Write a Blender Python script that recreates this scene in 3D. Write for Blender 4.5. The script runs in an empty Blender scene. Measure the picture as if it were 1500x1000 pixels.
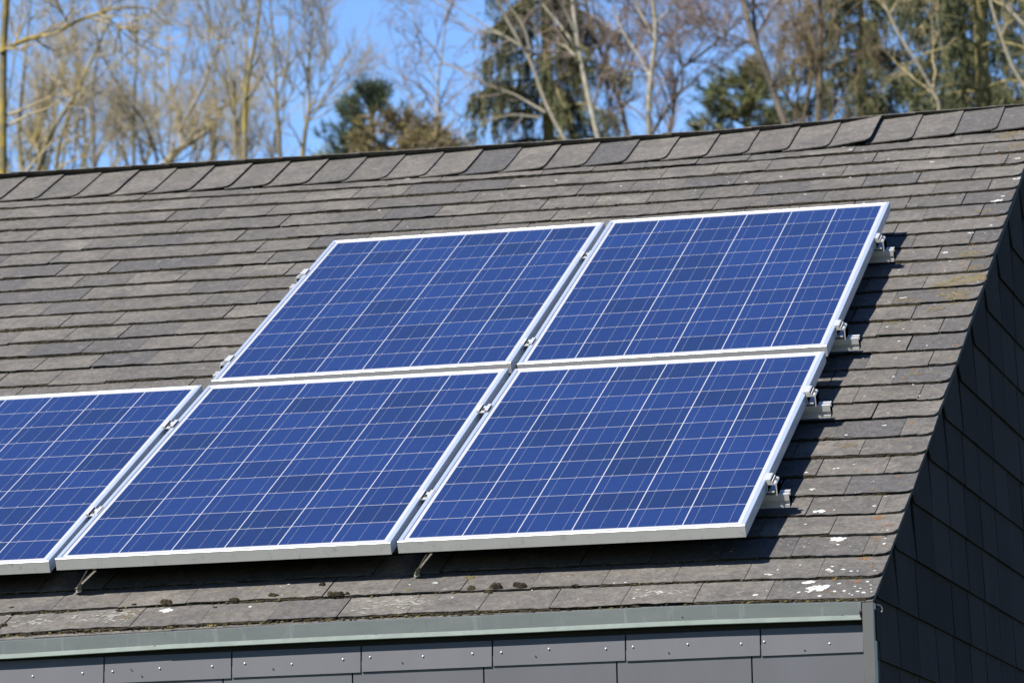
import bpy, bmesh, math, random
import numpy as np
from mathutils import Matrix, Vector
from mathutils.bvhtree import BVHTree

# ------------------------------------------------------------------ camera, sky, sun, exposure
SC = bpy.context.scene
COL = SC.collection
Z0 = 2.8                      # height of the lowest panel corner above the ground
cam_d = bpy.data.cameras.new('camera')
cam = bpy.data.objects.new('camera', cam_d); COL.objects.link(cam); SC.camera = cam
R0 = ((0.9725582660669095, 0.23133890376161786, -0.02475339797480981),
      (-0.056547403538659446, 0.13183366228253385, -0.989657656284339),
      (-0.22568298619515476, 0.9638994745799729, 0.14129753234395093))
cam.matrix_world = Matrix(((R0[0][0], -R0[1][0], -R0[2][0], 2.14021451),
                           (R0[0][1], -R0[1][1], -R0[2][1], -11.90414494),
                           (R0[0][2], -R0[1][2], -R0[2][2], -1.19258346 + Z0),
                           (0, 0, 0, 1)))
cam_d.sensor_width = 23.5
cam_d.lens = 100.957
cam_d.clip_start = 0.1
cam_d.clip_end = 3000
cam_d.dof.use_dof = True
cam_d.dof.focus_distance = 12.6
cam_d.dof.aperture_fstop = 6.3

SUN = Vector((0.365, 0.59, -0.72)).normalized()      # direction the light travels
w = bpy.data.worlds.new('World'); SC.world = w; w.use_nodes = True
nt = w.node_tree
sky = nt.nodes.new('ShaderNodeTexSky'); sky.sky_type = 'NISHITA'; sky.sun_disc = False
sky.sun_elevation = math.asin(-SUN.z)
sky.sun_rotation = math.atan2(-SUN.x, -SUN.y)
sky.air_density = 1.0; sky.dust_density = 0.2; sky.ozone_density = 3.0; sky.altitude = 300
bg = nt.nodes['Background']; bg.inputs[1].default_value = 0.065
hs = nt.nodes.new('ShaderNodeHueSaturation'); hs.inputs['Saturation'].default_value = 1.22; hs.inputs['Hue'].default_value = .512; hs.inputs['Value'].default_value = 1.06
nt.links.new(sky.outputs[0], hs.inputs['Color']); nt.links.new(hs.outputs[0], bg.inputs[0])
sl = bpy.data.lights.new('sun', 'SUN'); sl.energy = 5.0; sl.angle = math.radians(0.53); sl.color = (1.0, 0.95, 0.87)
so = bpy.data.objects.new('sun', sl); COL.objects.link(so); so.location = (-20, -20, 40)
so.rotation_euler = SUN.to_track_quat('-Z', 'Y').to_euler()
SC.view_settings.view_transform = 'Standard'; SC.view_settings.look = 'None'
SC.view_settings.gamma = 1; SC.view_settings.exposure = 1.5
SC.render.engine = 'CYCLES'
SC.cycles.max_bounces = 6

# ------------------------------------------------------------------ helpers
TH = math.radians(24.7442)
CT, ST = math.cos(TH), math.sin(TH)
D = 0.105                     # roof skin below the panel tops
def P(u, s, n):               # u along the ridge, s up the slope, n off the slope
    return (u, s * CT - n * ST, s * ST + n * CT + Z0)
LIFT = .007                   # the panels stand this much higher than first measured
def PP(u, s, n): return P(u + .0031, s - .0193, n + LIFT)
def rnd(a, b): return random.uniform(a, b)

class MB:                      # collects polygons for ONE mesh
    def __init__(self): self.v = []; self.f = []; self.m = []; self.c = []
    def poly(self, pts, mi=0, c=0.5):
        b = len(self.v); self.v.extend(pts); self.f.append(tuple(range(b, b + len(pts)))); self.m.append(mi); self.c.append(c)
    def faces(self, pts, fs, mi=0, c=0.5):
        b = len(self.v); self.v.extend(pts)
        for q in fs: self.f.append(tuple(b + i for i in q)); self.m.append(mi); self.c.append(c)
    def hexa(self, p, mi=0, c=0.5):   # p: 4 lower then 4 upper, both counter-clockwise from above
        self.faces(p, [(3, 2, 1, 0), (4, 5, 6, 7), (0, 1, 5, 4), (1, 2, 6, 5), (2, 3, 7, 6), (3, 0, 4, 7)], mi, c)
    def box(self, x0, x1, y0, y1, z0, z1, mi=0, c=0.5):
        self.hexa([(x0, y0, z0), (x1, y0, z0), (x1, y1, z0), (x0, y1, z0), (x0, y0, z1), (x1, y0, z1), (x1, y1, z1), (x0, y1, z1)], mi, c)
    def prism(self, prof, a, b, fn, mi=0, c=0.5):   # closed profile swept from a to b, fn(t, p, q) -> point
        n = len(prof)
        pts = [fn(a, *q) for q in prof] + [fn(b, *q) for q in prof]
        fs = [tuple(range(n - 1, -1, -1)), tuple(range(n, 2 * n))] + [(i, (i + 1) % n, n + (i + 1) % n, n + i) for i in range(n)]
        self.faces(pts, fs, mi, c)
    def blob(self, o, ax, ay, az, mi=0, c=0.5, seg=6, ring=3, jit=0.25):   # half-buried bumpy cushion
        pts = [tuple(o[i] + az[i] for i in range(3))]
        for r in range(1, ring + 1):
            t = r / ring * math.pi * 0.62
            for k in range(seg):
                a = 2 * math.pi * (k + 0.5 * r) / seg; q = 1 + rnd(-jit, jit)
                cx, cy, cz = math.cos(a) * math.sin(t) * q, math.sin(a) * math.sin(t) * q, math.cos(t)
                pts.append(tuple(o[i] + ax[i] * cx + ay[i] * cy + az[i] * cz for i in range(3)))
        fs = [(0, 1 + k, 1 + (k + 1) % seg) for k in range(seg)]
        for r in range(ring - 1):
            a = 1 + r * seg
            for k in range(seg): fs.append((a + k, a + seg + k, a + seg + (k + 1) % seg, a + (k + 1) % seg))
        self.faces(pts, fs, mi, c)
    def build(self, name, mats, parent=None, smooth=False, origin=(0, 0, 0)):
        me = bpy.data.meshes.new(name)
        o3 = origin
        me.from_pydata([(p[0] - o3[0], p[1] - o3[1], p[2] - o3[2]) for p in self.v], [], self.f)
        for m in (mats if isinstance(mats, (list, tuple)) else [mats]): me.materials.append(m)
        me.polygons.foreach_set('material_index', self.m)
        at = me.attributes.new('tone', 'FLOAT', 'FACE'); at.data.foreach_set('value', self.c)
        if smooth: me.polygons.foreach_set('use_smooth', [True] * len(self.f))
        me.update()
        ob = bpy.data.objects.new(name, me); COL.objects.link(ob)
        if parent: ob.parent = parent
        return ob

def empty(name, loc, label=None, cat=None, group=None):
    o = bpy.data.objects.new(name, None); COL.objects.link(o); o.location = loc; o.empty_display_size = 0.2
    tag(o, label, cat, group); return o
def tag(o, label=None, cat=None, group=None, kind=None):
    if label: o['label'] = label
    if cat: o['category'] = cat
    if group: o['group'] = group
    if kind: o['kind'] = kind
    return o

# ------------------------------------------------------------------ materials
def mat(name, col=(.5, .5, .5), rough=.6, metal=0., spec=.5):
    m = bpy.data.materials.new(name); m.use_nodes = True
    b = m.node_tree.nodes['Principled BSDF']
    b.inputs['Base Color'].default_value = (*col, 1); b.inputs['Roughness'].default_value = rough
    b.inputs['Metallic'].default_value = metal; b.inputs['Specular IOR Level'].default_value = spec
    return m, m.node_tree, b
def N(t, ty, **k):
    n = t.nodes.new(ty)
    for a, v in k.items():
        if hasattr(n, a): setattr(n, a, v)
        else: n.inputs[a.replace('_', ' ')].default_value = v
    return n
def noise(t, scale, detail=4, rough=.6, vec=None, stretch=None, dist=0.):
    n = t.nodes.new('ShaderNodeTexNoise'); n.inputs['Scale'].default_value = scale; n.inputs['Detail'].default_value = detail
    n.inputs['Roughness'].default_value = rough; n.inputs['Distortion'].default_value = dist
    if vec is None: vec = t.nodes.new('ShaderNodeNewGeometry').outputs['Position']
    if stretch:
        mp = t.nodes.new('ShaderNodeMapping'); mp.inputs['Scale'].default_value = stretch
        t.links.new(vec, mp.inputs[0]); vec = mp.outputs[0]
    t.links.new(vec, n.inputs['Vector']); return n.outputs['Fac']
def ramp(t, fac, stops):
    r = t.nodes.new('ShaderNodeValToRGB'); e = r.color_ramp.elements
    while len(e) < len(stops): e.new(0.5)
    for i, (p, c) in enumerate(stops):
        e[i].position = p; e[i].color = (*c, 1) if len(c) == 3 else c
    t.links.new(fac, r.inputs[0]); return r.outputs[0]
def mix(t, fac, a, b, mode='MIX'):
    m = t.nodes.new('ShaderNodeMix'); m.data_type = 'RGBA'; m.blend_type = mode
    for s, v in ((m.inputs[0], fac), (m.inputs[6], a), (m.inputs[7], b)):
        if isinstance(v, (int, float)): s.default_value = v
        elif isinstance(v, tuple): s.default_value = (*v, 1)
        else: t.links.new(v, s)
    return m.outputs[2]
def math_n(t, op, a, b=None):
    m = t.nodes.new('ShaderNodeMath'); m.operation = op
    for i, v in enumerate((a, b)):
        if v is None: continue
        if isinstance(v, (int, float)): m.inputs[i].default_value = v
        else: t.links.new(v, m.inputs[i])
    return m.outputs[0]
def attr(t, name):
    a = t.nodes.new('ShaderNodeAttribute'); a.attribute_name = name; return a.outputs['Fac']
def bump(t, b, h, strength=.3, dist=.002):
    n = t.nodes.new('ShaderNodeBump'); n.inputs['Strength'].default_value = strength; n.inputs['Distance'].default_value = dist
    t.links.new(h, n.inputs['Height']); t.links.new(n.outputs[0], b.inputs['Normal'])

def roof_slate():
    m, t, b = mat('weathered_slate', rough=.9, spec=.2)
    tone = attr(t, 'tone')
    base = ramp(t, tone, [(0., (.085, .086, .092)), (.12, (.105, .103, .103)), (.2, (.139, .130, .119)), (.8, (.179, .166, .149)), (1., (.203, .189, .166))])
    big = noise(t, 7, 5, .65)
    c = mix(t, ramp(t, big, [(.35, (0, 0, 0)), (.7, (1, 1, 1))]), base, (.105, .10, .098))
    fine = noise(t, 90, 6, .75)
    sp = noise(t, 42, 6, .8, stretch=(1, .7, .7))
    c = mix(t, .8, c, ramp(t, sp, [(.32, (.62, .61, .60)), (.5, (1, 1, 1)), (.68, (1.42, 1.4, 1.36))]), 'MULTIPLY')
    c = mix(t, .9, c, ramp(t, fine, [(.3, (.6, .6, .6)), (.5, (1, 1, 1)), (.7, (1.35, 1.33, 1.3))]), 'MULTIPLY')
    fl = noise(t, 26, 6, .7, dist=1.2)                       # flaked pale patches
    c = mix(t, ramp(t, fl, [(.56, (0, 0, 0)), (.68, (.6, .6, .6))]), c, (.255, .24, .22))
    dk = noise(t, 34, 4, .6, stretch=(1, 2, 2))
    c = mix(t, ramp(t, dk, [(.63, (0, 0, 0)), (.70, (.6, .6, .6))]), c, (.055, .052, .05))
    al = noise(t, 16, 5, .7)                                 # faint algae film
    c = mix(t, ramp(t, al, [(.56, (0, 0, 0)), (.75, (.45, .45, .45))]), c, (.14, .125, .06))
    t.links.new(c, b.inputs['Base Color'])
    bump(t, b, noise(t, 120, 6, .7), .5, .0025)
    return m
M = {}
M['slate'] = roof_slate()
def plain_slate(name, c0, c1, sp=.4, rough=.5):
    m, t, b = mat(name, rough=rough, spec=sp)
    c = ramp(t, attr(t, 'tone'), [(0, c0), (1, c1)])
    n = noise(t, 5, 6, .65, stretch=(1, 1, .45))
    c = mix(t, .55, c, ramp(t, n, [(.3, (.78, .78, .78)), (.7, (1.16, 1.16, 1.16))]), 'MULTIPLY')
    sc = noise(t, 9, 6, .75, stretch=(1, 1, .35), dist=1.0)
    c = mix(t, ramp(t, sc, [(.66, (0, 0, 0)), (.76, (.35, .35, .35))]), c, (.26, .26, .27))
    t.links.new(c, b.inputs['Base Color']); bump(t, b, noise(t, 160, 4), .12, .001)
    return m
M['wall_slate'] = plain_slate('grey_cladding_slate', (.124, .128, .152), (.148, .152, .176))
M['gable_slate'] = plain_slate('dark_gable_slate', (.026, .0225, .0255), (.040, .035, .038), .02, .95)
M['batten'] = mat('black_backing', (.012, .012, .014), .9)[0]
M['trim'] = plain_slate('grey_trim', (.115, .12, .12), (.125, .13, .13))
def zinc():
    m, t, b = mat('weathered_zinc', rough=.55, metal=.0, spec=.5)
    n = noise(t, 6, 6, .7, stretch=(1, 1, 2.5))
    c = ramp(t, n, [(.3, (.085, .11, .113)), (.55, (.11, .135, .134)), (.75, (.14, .16, .155))])
    st = noise(t, 30, 4, .7, stretch=(1, 1, .12))
    c = mix(t, ramp(t, st, [(.58, (0, 0, 0)), (.72, (.7, .7, .7))]), c, (.22, .24, .23))
    dk = noise(t, 60, 4, .6, stretch=(1, 1, .3))
    c = mix(t, ramp(t, dk, [(.62, (0, 0, 0)), (.72, (.6, .6, .6))]), c, (.07, .085, .08))
    t.links.new(c, b.inputs['Base Color']); return m
M['zinc'] = zinc()
def patina():
    m, t, b = mat('pale_green_patina', rough=.7)
    c = ramp(t, noise(t, 22, 5, .7), [(.3, (.15, .20, .185)), (.6, (.21, .28, .25)), (.8, (.30, .34, .30))])
    t.links.new(c, b.inputs['Base Color']); return m
M['patina'] = patina()
def alu(name, axis, stain=0., rough=.34, col=(.80, .82, .84), metal=1.0, an=.85):
    m, t, b = mat(name, col, rough, metal)
    n = noise(t, 18, 5, .6)
    c = ramp(t, n, [(.3, tuple(x * .93 for x in col)), (.7, col)])
    if stain:
        s = noise(t, 45, 5, .7, stretch=(1, .6, .6))
        c = mix(t, ramp(t, s, [(.58, (0, 0, 0)), (.78, (stain,) * 3)]), c, (.26, .24, .20))
    t.links.new(c, b.inputs['Base Color'])
    if axis:
        cv = t.nodes.new('ShaderNodeCombineXYZ'); cv.inputs[axis - 1].default_value = 1
        vt = t.nodes.new('ShaderNodeVectorTransform'); vt.vector_type = 'VECTOR'; vt.convert_from = 'OBJECT'; vt.convert_to = 'WORLD'
        t.links.new(cv.outputs[0], vt.inputs[0]); t.links.new(vt.outputs[0], b.inputs['Tangent'])
        b.inputs['Anisotropic'].default_value = an
    return m
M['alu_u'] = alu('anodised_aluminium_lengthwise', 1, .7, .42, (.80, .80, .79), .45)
M['alu_s_sky'] = alu('anodised_aluminium_upright_sky_tint', 0, .12, .36, (.58, .67, .82), .55)  # same aluminium, sky reflection painted into the base colour as light blue
M['alu_raw'] = alu('mill_aluminium', 1, .2, .4, (.80, .80, .78), .5)
M['steel'] = alu('stainless_steel', 0, .2, .3, (.62, .6, .56))
M['strap'] = mat('oxidised_strap', (.42, .40, .30), .55, .3)[0]
M['void'] = mat('black_tray', (.02, .02, .022), .8)[0]
def cell():
    m, t, b = mat('polycrystalline_silicon', rough=.35, spec=.5)
    oi = t.nodes.new('ShaderNodeObjectInfo')
    cv = t.nodes.new('ShaderNodeCombineXYZ'); t.links.new(attr(t, 'tone'), cv.inputs[0]); t.links.new(oi.outputs['Random'], cv.inputs[1])
    wn = t.nodes.new('ShaderNodeTexWhiteNoise'); wn.noise_dimensions = '2D'; t.links.new(cv.outputs[0], wn.inputs['Vector'])
    c = ramp(t, wn.outputs['Value'], [(0, tuple(v * .78 for v in CELL[0])), (.3, CELL[1]), (.7, CELL[2]), (1, CELL[3])])
    vo = t.nodes.new('ShaderNodeTexVoronoi'); vo.inputs['Scale'].default_value = 55
    tc = t.nodes.new('ShaderNodeNewGeometry'); t.links.new(tc.outputs['Position'], vo.inputs['Vector'])
    c = mix(t, .35, c, ramp(t, vo.outputs['Color'], [(.2, (.8, .8, .85)), (.8, (1.15, 1.15, 1.1))]), 'MULTIPLY')
    n = noise(t, 3, 4, .6)
    c = mix(t, .6, c, ramp(t, n, [(.3, (.86, .88, .9)), (.7, (1.1, 1.08, 1.06))]), 'MULTIPLY')
    t.links.new(c, b.inputs['Base Color'])
    b.inputs['Coat Weight'].default_value = 1; b.inputs['Coat Roughness'].default_value = .07; b.inputs['Coat IOR'].default_value = 1.45
    return m
CELL = ((.012, .023, .125), (.013, .029, .160), (.014, .034, .185), (.016, .041, .210))
M['cell'] = cell()
def under_glass(name, col, rough):
    m, t, b = mat(name, col, rough); b.inputs['Coat Weight'].default_value = 1; b.inputs['Coat Roughness'].default_value = .12; return m
M['back'] = under_glass('white_backsheet', (.78, .79, .82), .6)
M['ribbon'] = under_glass('tinned_ribbon', (.20, .23, .36), .5)
M['white_lichen'] = mat('white_lichen', (.74, .75, .72), .9)[0]
M['orange_lichen'] = mat('orange_lichen', (.40, .16, .03), .9)[0]
M['ochre_lichen'] = mat('ochre_lichen', (.21, .165, .075), .9)[0]
M['grey_lichen'] = mat('grey_lichen', (.33, .32, .29), .9)[0]
def moss(name, a, b_):
    m, t, b = mat(name, rough=.95, spec=.1)
    c = ramp(t, attr(t, 'tone'), [(0, a), (1, b_)]); t.links.new(c, b.inputs['Base Color']); bump(t, b, noise(t, 500, 3), .6, .002); return m
M['moss'] = moss('dry_dark_moss', (.028, .023, .017), (.085, .07, .04))
M['ymoss'] = moss('yellowish_moss', (.16, .13, .05), (.26, .22, .09))

def dim(m, f):                 # real-world reflectances, for this exposure
    t = m.node_tree; b = t.nodes['Principled BSDF']; s = b.inputs['Base Color']
    if s.is_linked: t.links.new(mix(t, 1.0, s.links[0].from_socket, (f, f, f), 'MULTIPLY'), s)
    else: s.default_value = (*[v * f for v in s.default_value[:3]], 1)
    return m
for k_, m_ in M.items(): dim(m_, {'alu_s_sky': .62, 'alu_u': .5, 'alu_raw': .62, 'steel': .5, 'wall_slate': .295, 'gable_slate': .98, 'patina': .29, 'batten': .5, 'void': .5, 'slate': .46, 'cell': .295}.get(k_, .365))
WHITE = [(0.205,-0.208,0.0153),(0.219,-0.215,0.0191),(0.232,-0.201,0.0153),(0.181,-0.157,0.0134),(0.192,-0.153,0.0115),(0.244,-0.192,0.0076),(0.172,-0.241,0.0057),(0.198,-0.239,0.0076),(0.234,-0.281,0.0057),(0.272,-0.174,0.0057),(0.295,-0.236,0.0057),(0.312,-0.264,0.0038),(0.333,-0.246,0.0057),(0.337,-0.22,0.0038),(0.366,-0.223,0.0038),(0.371,-0.251,0.0038),(0.362,-0.191,0.0038),(0.349,-0.162,0.0057),(0.322,-0.276,0.0038),(0.27,-0.243,0.0057),(0.35,-0.258,0.0057),(0.32,-0.202,0.0038),(0.23,-0.071,0.0076),(0.238,-0.088,0.0076),(0.238,-0.045,0.0057),(0.272,-0.077,0.0057),(0.297,-0.091,0.0057),(0.314,-0.093,0.0038),(0.361,-0.094,0.0038),(0.145,-0.022,0.0038),(0.069,-0.099,0.0076),(0.088,-0.058,0.0038),(0.219,0.186,0.0172),(0.229,0.134,0.0057),(0.36,0.127,0.0057),(0.356,0.179,0.0038),(0.357,0.23,0.0038),(0.138,0.411,0.0134),(0.292,0.448,0.0057),(0.136,0.798,0.0076),(0.185,0.834,0.0038),(0.093,0.609,0.0076),(0.054,0.762,0.0057),(0.057,-0.259,0.0076),(0.137,0.118,0.0038),(0.174,2.054,0.0057),(0.202,1.673,0.0057),(0.117,2.214,0.0057),(0.128,2.537,0.0076),(0.214,3.056,0.0095),(0.237,2.827,0.0038),(0.101,3.09,0.0038),(0.278,3.298,0.0095),(0.339,3.354,0.0076),(0.335,3.685,0.0134),(0.32,3.67,0.0095),(0.346,3.746,0.0076),(0.373,3.981,0.0115),(0.35,4.255,0.0095),(0.226,1.193,0.0038),(0.135,1.477,0.0038),(0.233,1.192,0.0057),(0.128,1.105,0.0057),(0.079,1.244,0.0038),(-0.331,4.651,0.0115),(-0.341,4.634,0.0095),(-0.313,4.657,0.0076),(-0.309,4.565,0.0076),(-0.526,4.254,0.0057),(-0.14,4.381,0.0057),(-0.329,4.38,0.0038),(0.028,4.308,0.0076),(-0.256,4.176,0.0057),(-0.361,4.222,0.0057),(-0.65,4.207,0.0057),(0.073,4.894,0.0095),(0.225,4.957,0.0076),(0.248,4.993,0.0057),(0.296,4.812,0.0057),(-0.495,4.88,0.0038),(-0.685,4.632,0.0038),(-2.031,4.611,0.0095),(-1.533,4.377,0.0076),(-1.415,4.437,0.0057),(-1.138,4.289,0.0057),(-0.999,4.314,0.0038),(-2.044,4.17,0.0057),(-1.187,3.91,0.0038),(-1.64,-0.168,0.0153),(-1.393,-0.17,0.0057),(-0.886,-0.058,0.0076),(-0.956,-0.06,0.0038),(-0.808,-0.177,0.0038),(-0.22,-0.203,0.0076),(-0.28,-0.254,0.0057),(-2.32,3.591,0.0038),(-0.395,3.973,0.0057),(-0.43,3.869,0.0038),(0.098,3.471,0.0038),(0.009,3.717,0.0038),(-0.151,4.227,0.0038)]
ORANGE = [(0.318,-0.158,0.0095),(0.317,0.356,0.0115),(0.355,0.281,0.0076),(0.331,0.182,0.0076),(0.326,0.02,0.0095),(0.348,-0.054,0.0057),(0.329,0.713,0.0076),(0.312,1.205,0.0057),(0.359,1.822,0.0057),(0.375,3.451,0.0076),(0.359,2.752,0.0076),(0.31,0.023,0.0076)]
OCHRE = [(0.355,2.745,0.0153),(0.321,2.703,0.0229),(0.292,2.55,0.0191),(0.301,3.012,0.0172),(0.329,2.848,0.0134),(0.256,2.669,0.0153),(0.179,4.948,0.0153),(0.319,4.703,0.021),(0.276,4.612,0.0153),(0.309,2.491,0.0153),(0.244,2.64,0.0134),(0.305,3.557,0.0115),(-1.735,-0.172,0.0095),(-1.743,-0.215,0.0076),(0.133,2.272,0.0095),(0.265,1.697,0.0095),(0.14,1.012,0.0095),(0.139,2.503,0.0115),(0.252,2.402,0.0115),(0.33,4.447,0.0153)]
DARKMOSS = [(-2.103,-0.21,0.0115),(-1.969,-0.116,0.0095),(-1.785,-0.133,0.0095),(-1.747,-0.1,0.0076),(-1.651,-0.1,0.0172),(-1.499,-0.141,0.0057),(-1.452,-0.108,0.0115),(-1.348,-0.083,0.0115),(-1.337,-0.09,0.0095),(-1.218,-0.005,0.0115),(-1.163,-0.106,0.0172),(-1.138,-0.104,0.0153),(-0.76,-0.102,0.0134),(-0.714,-0.119,0.0115),(-0.69,-0.1,0.0172),(-0.63,-0.102,0.0172),(-0.467,-0.112,0.0076),(-2.124,-0.07,0.0057)]
YMOSS = [(-2.097,0.24,0.0095),(-1.813,-0.025,0.0076),(-1.608,-0.011,0.0076),(-1.411,-0.014,0.0076),(-1.23,0.041,0.0076),(-1.013,-0.003,0.0076),(-0.617,-0.021,0.0076),(-0.419,-0.036,0.0076),(-0.221,-0.006,0.0076),(-1.344,-0.1,0.0115),(-0.946,-0.106,0.0134),(-0.789,-0.016,0.0191),(-0.025,-0.032,0.0076)]
NAIL = [(-1.983,-0.348),(-1.837,-0.345),(-1.749,-0.344),(-1.612,-0.341),(-1.46,-0.341),(-1.366,-0.337),(-1.231,-0.344),(-1.085,-0.337),(-1.008,-0.334),(-0.858,-0.338),(-0.719,-0.336),(-0.638,-0.336),(-0.505,-0.332),(-0.347,-0.338),(-0.272,-0.336),(-0.121,-0.335),(0.025,-0.34),(0.088,-0.337),(0.265,-0.349)]
HOLE = [(-1.663,-0.361),(-1.284,-0.356),(-1.694,-0.341),(-0.916,-0.354),(-0.542,-0.351),(-0.173,-0.357),(0.198,-0.365)]
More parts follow.
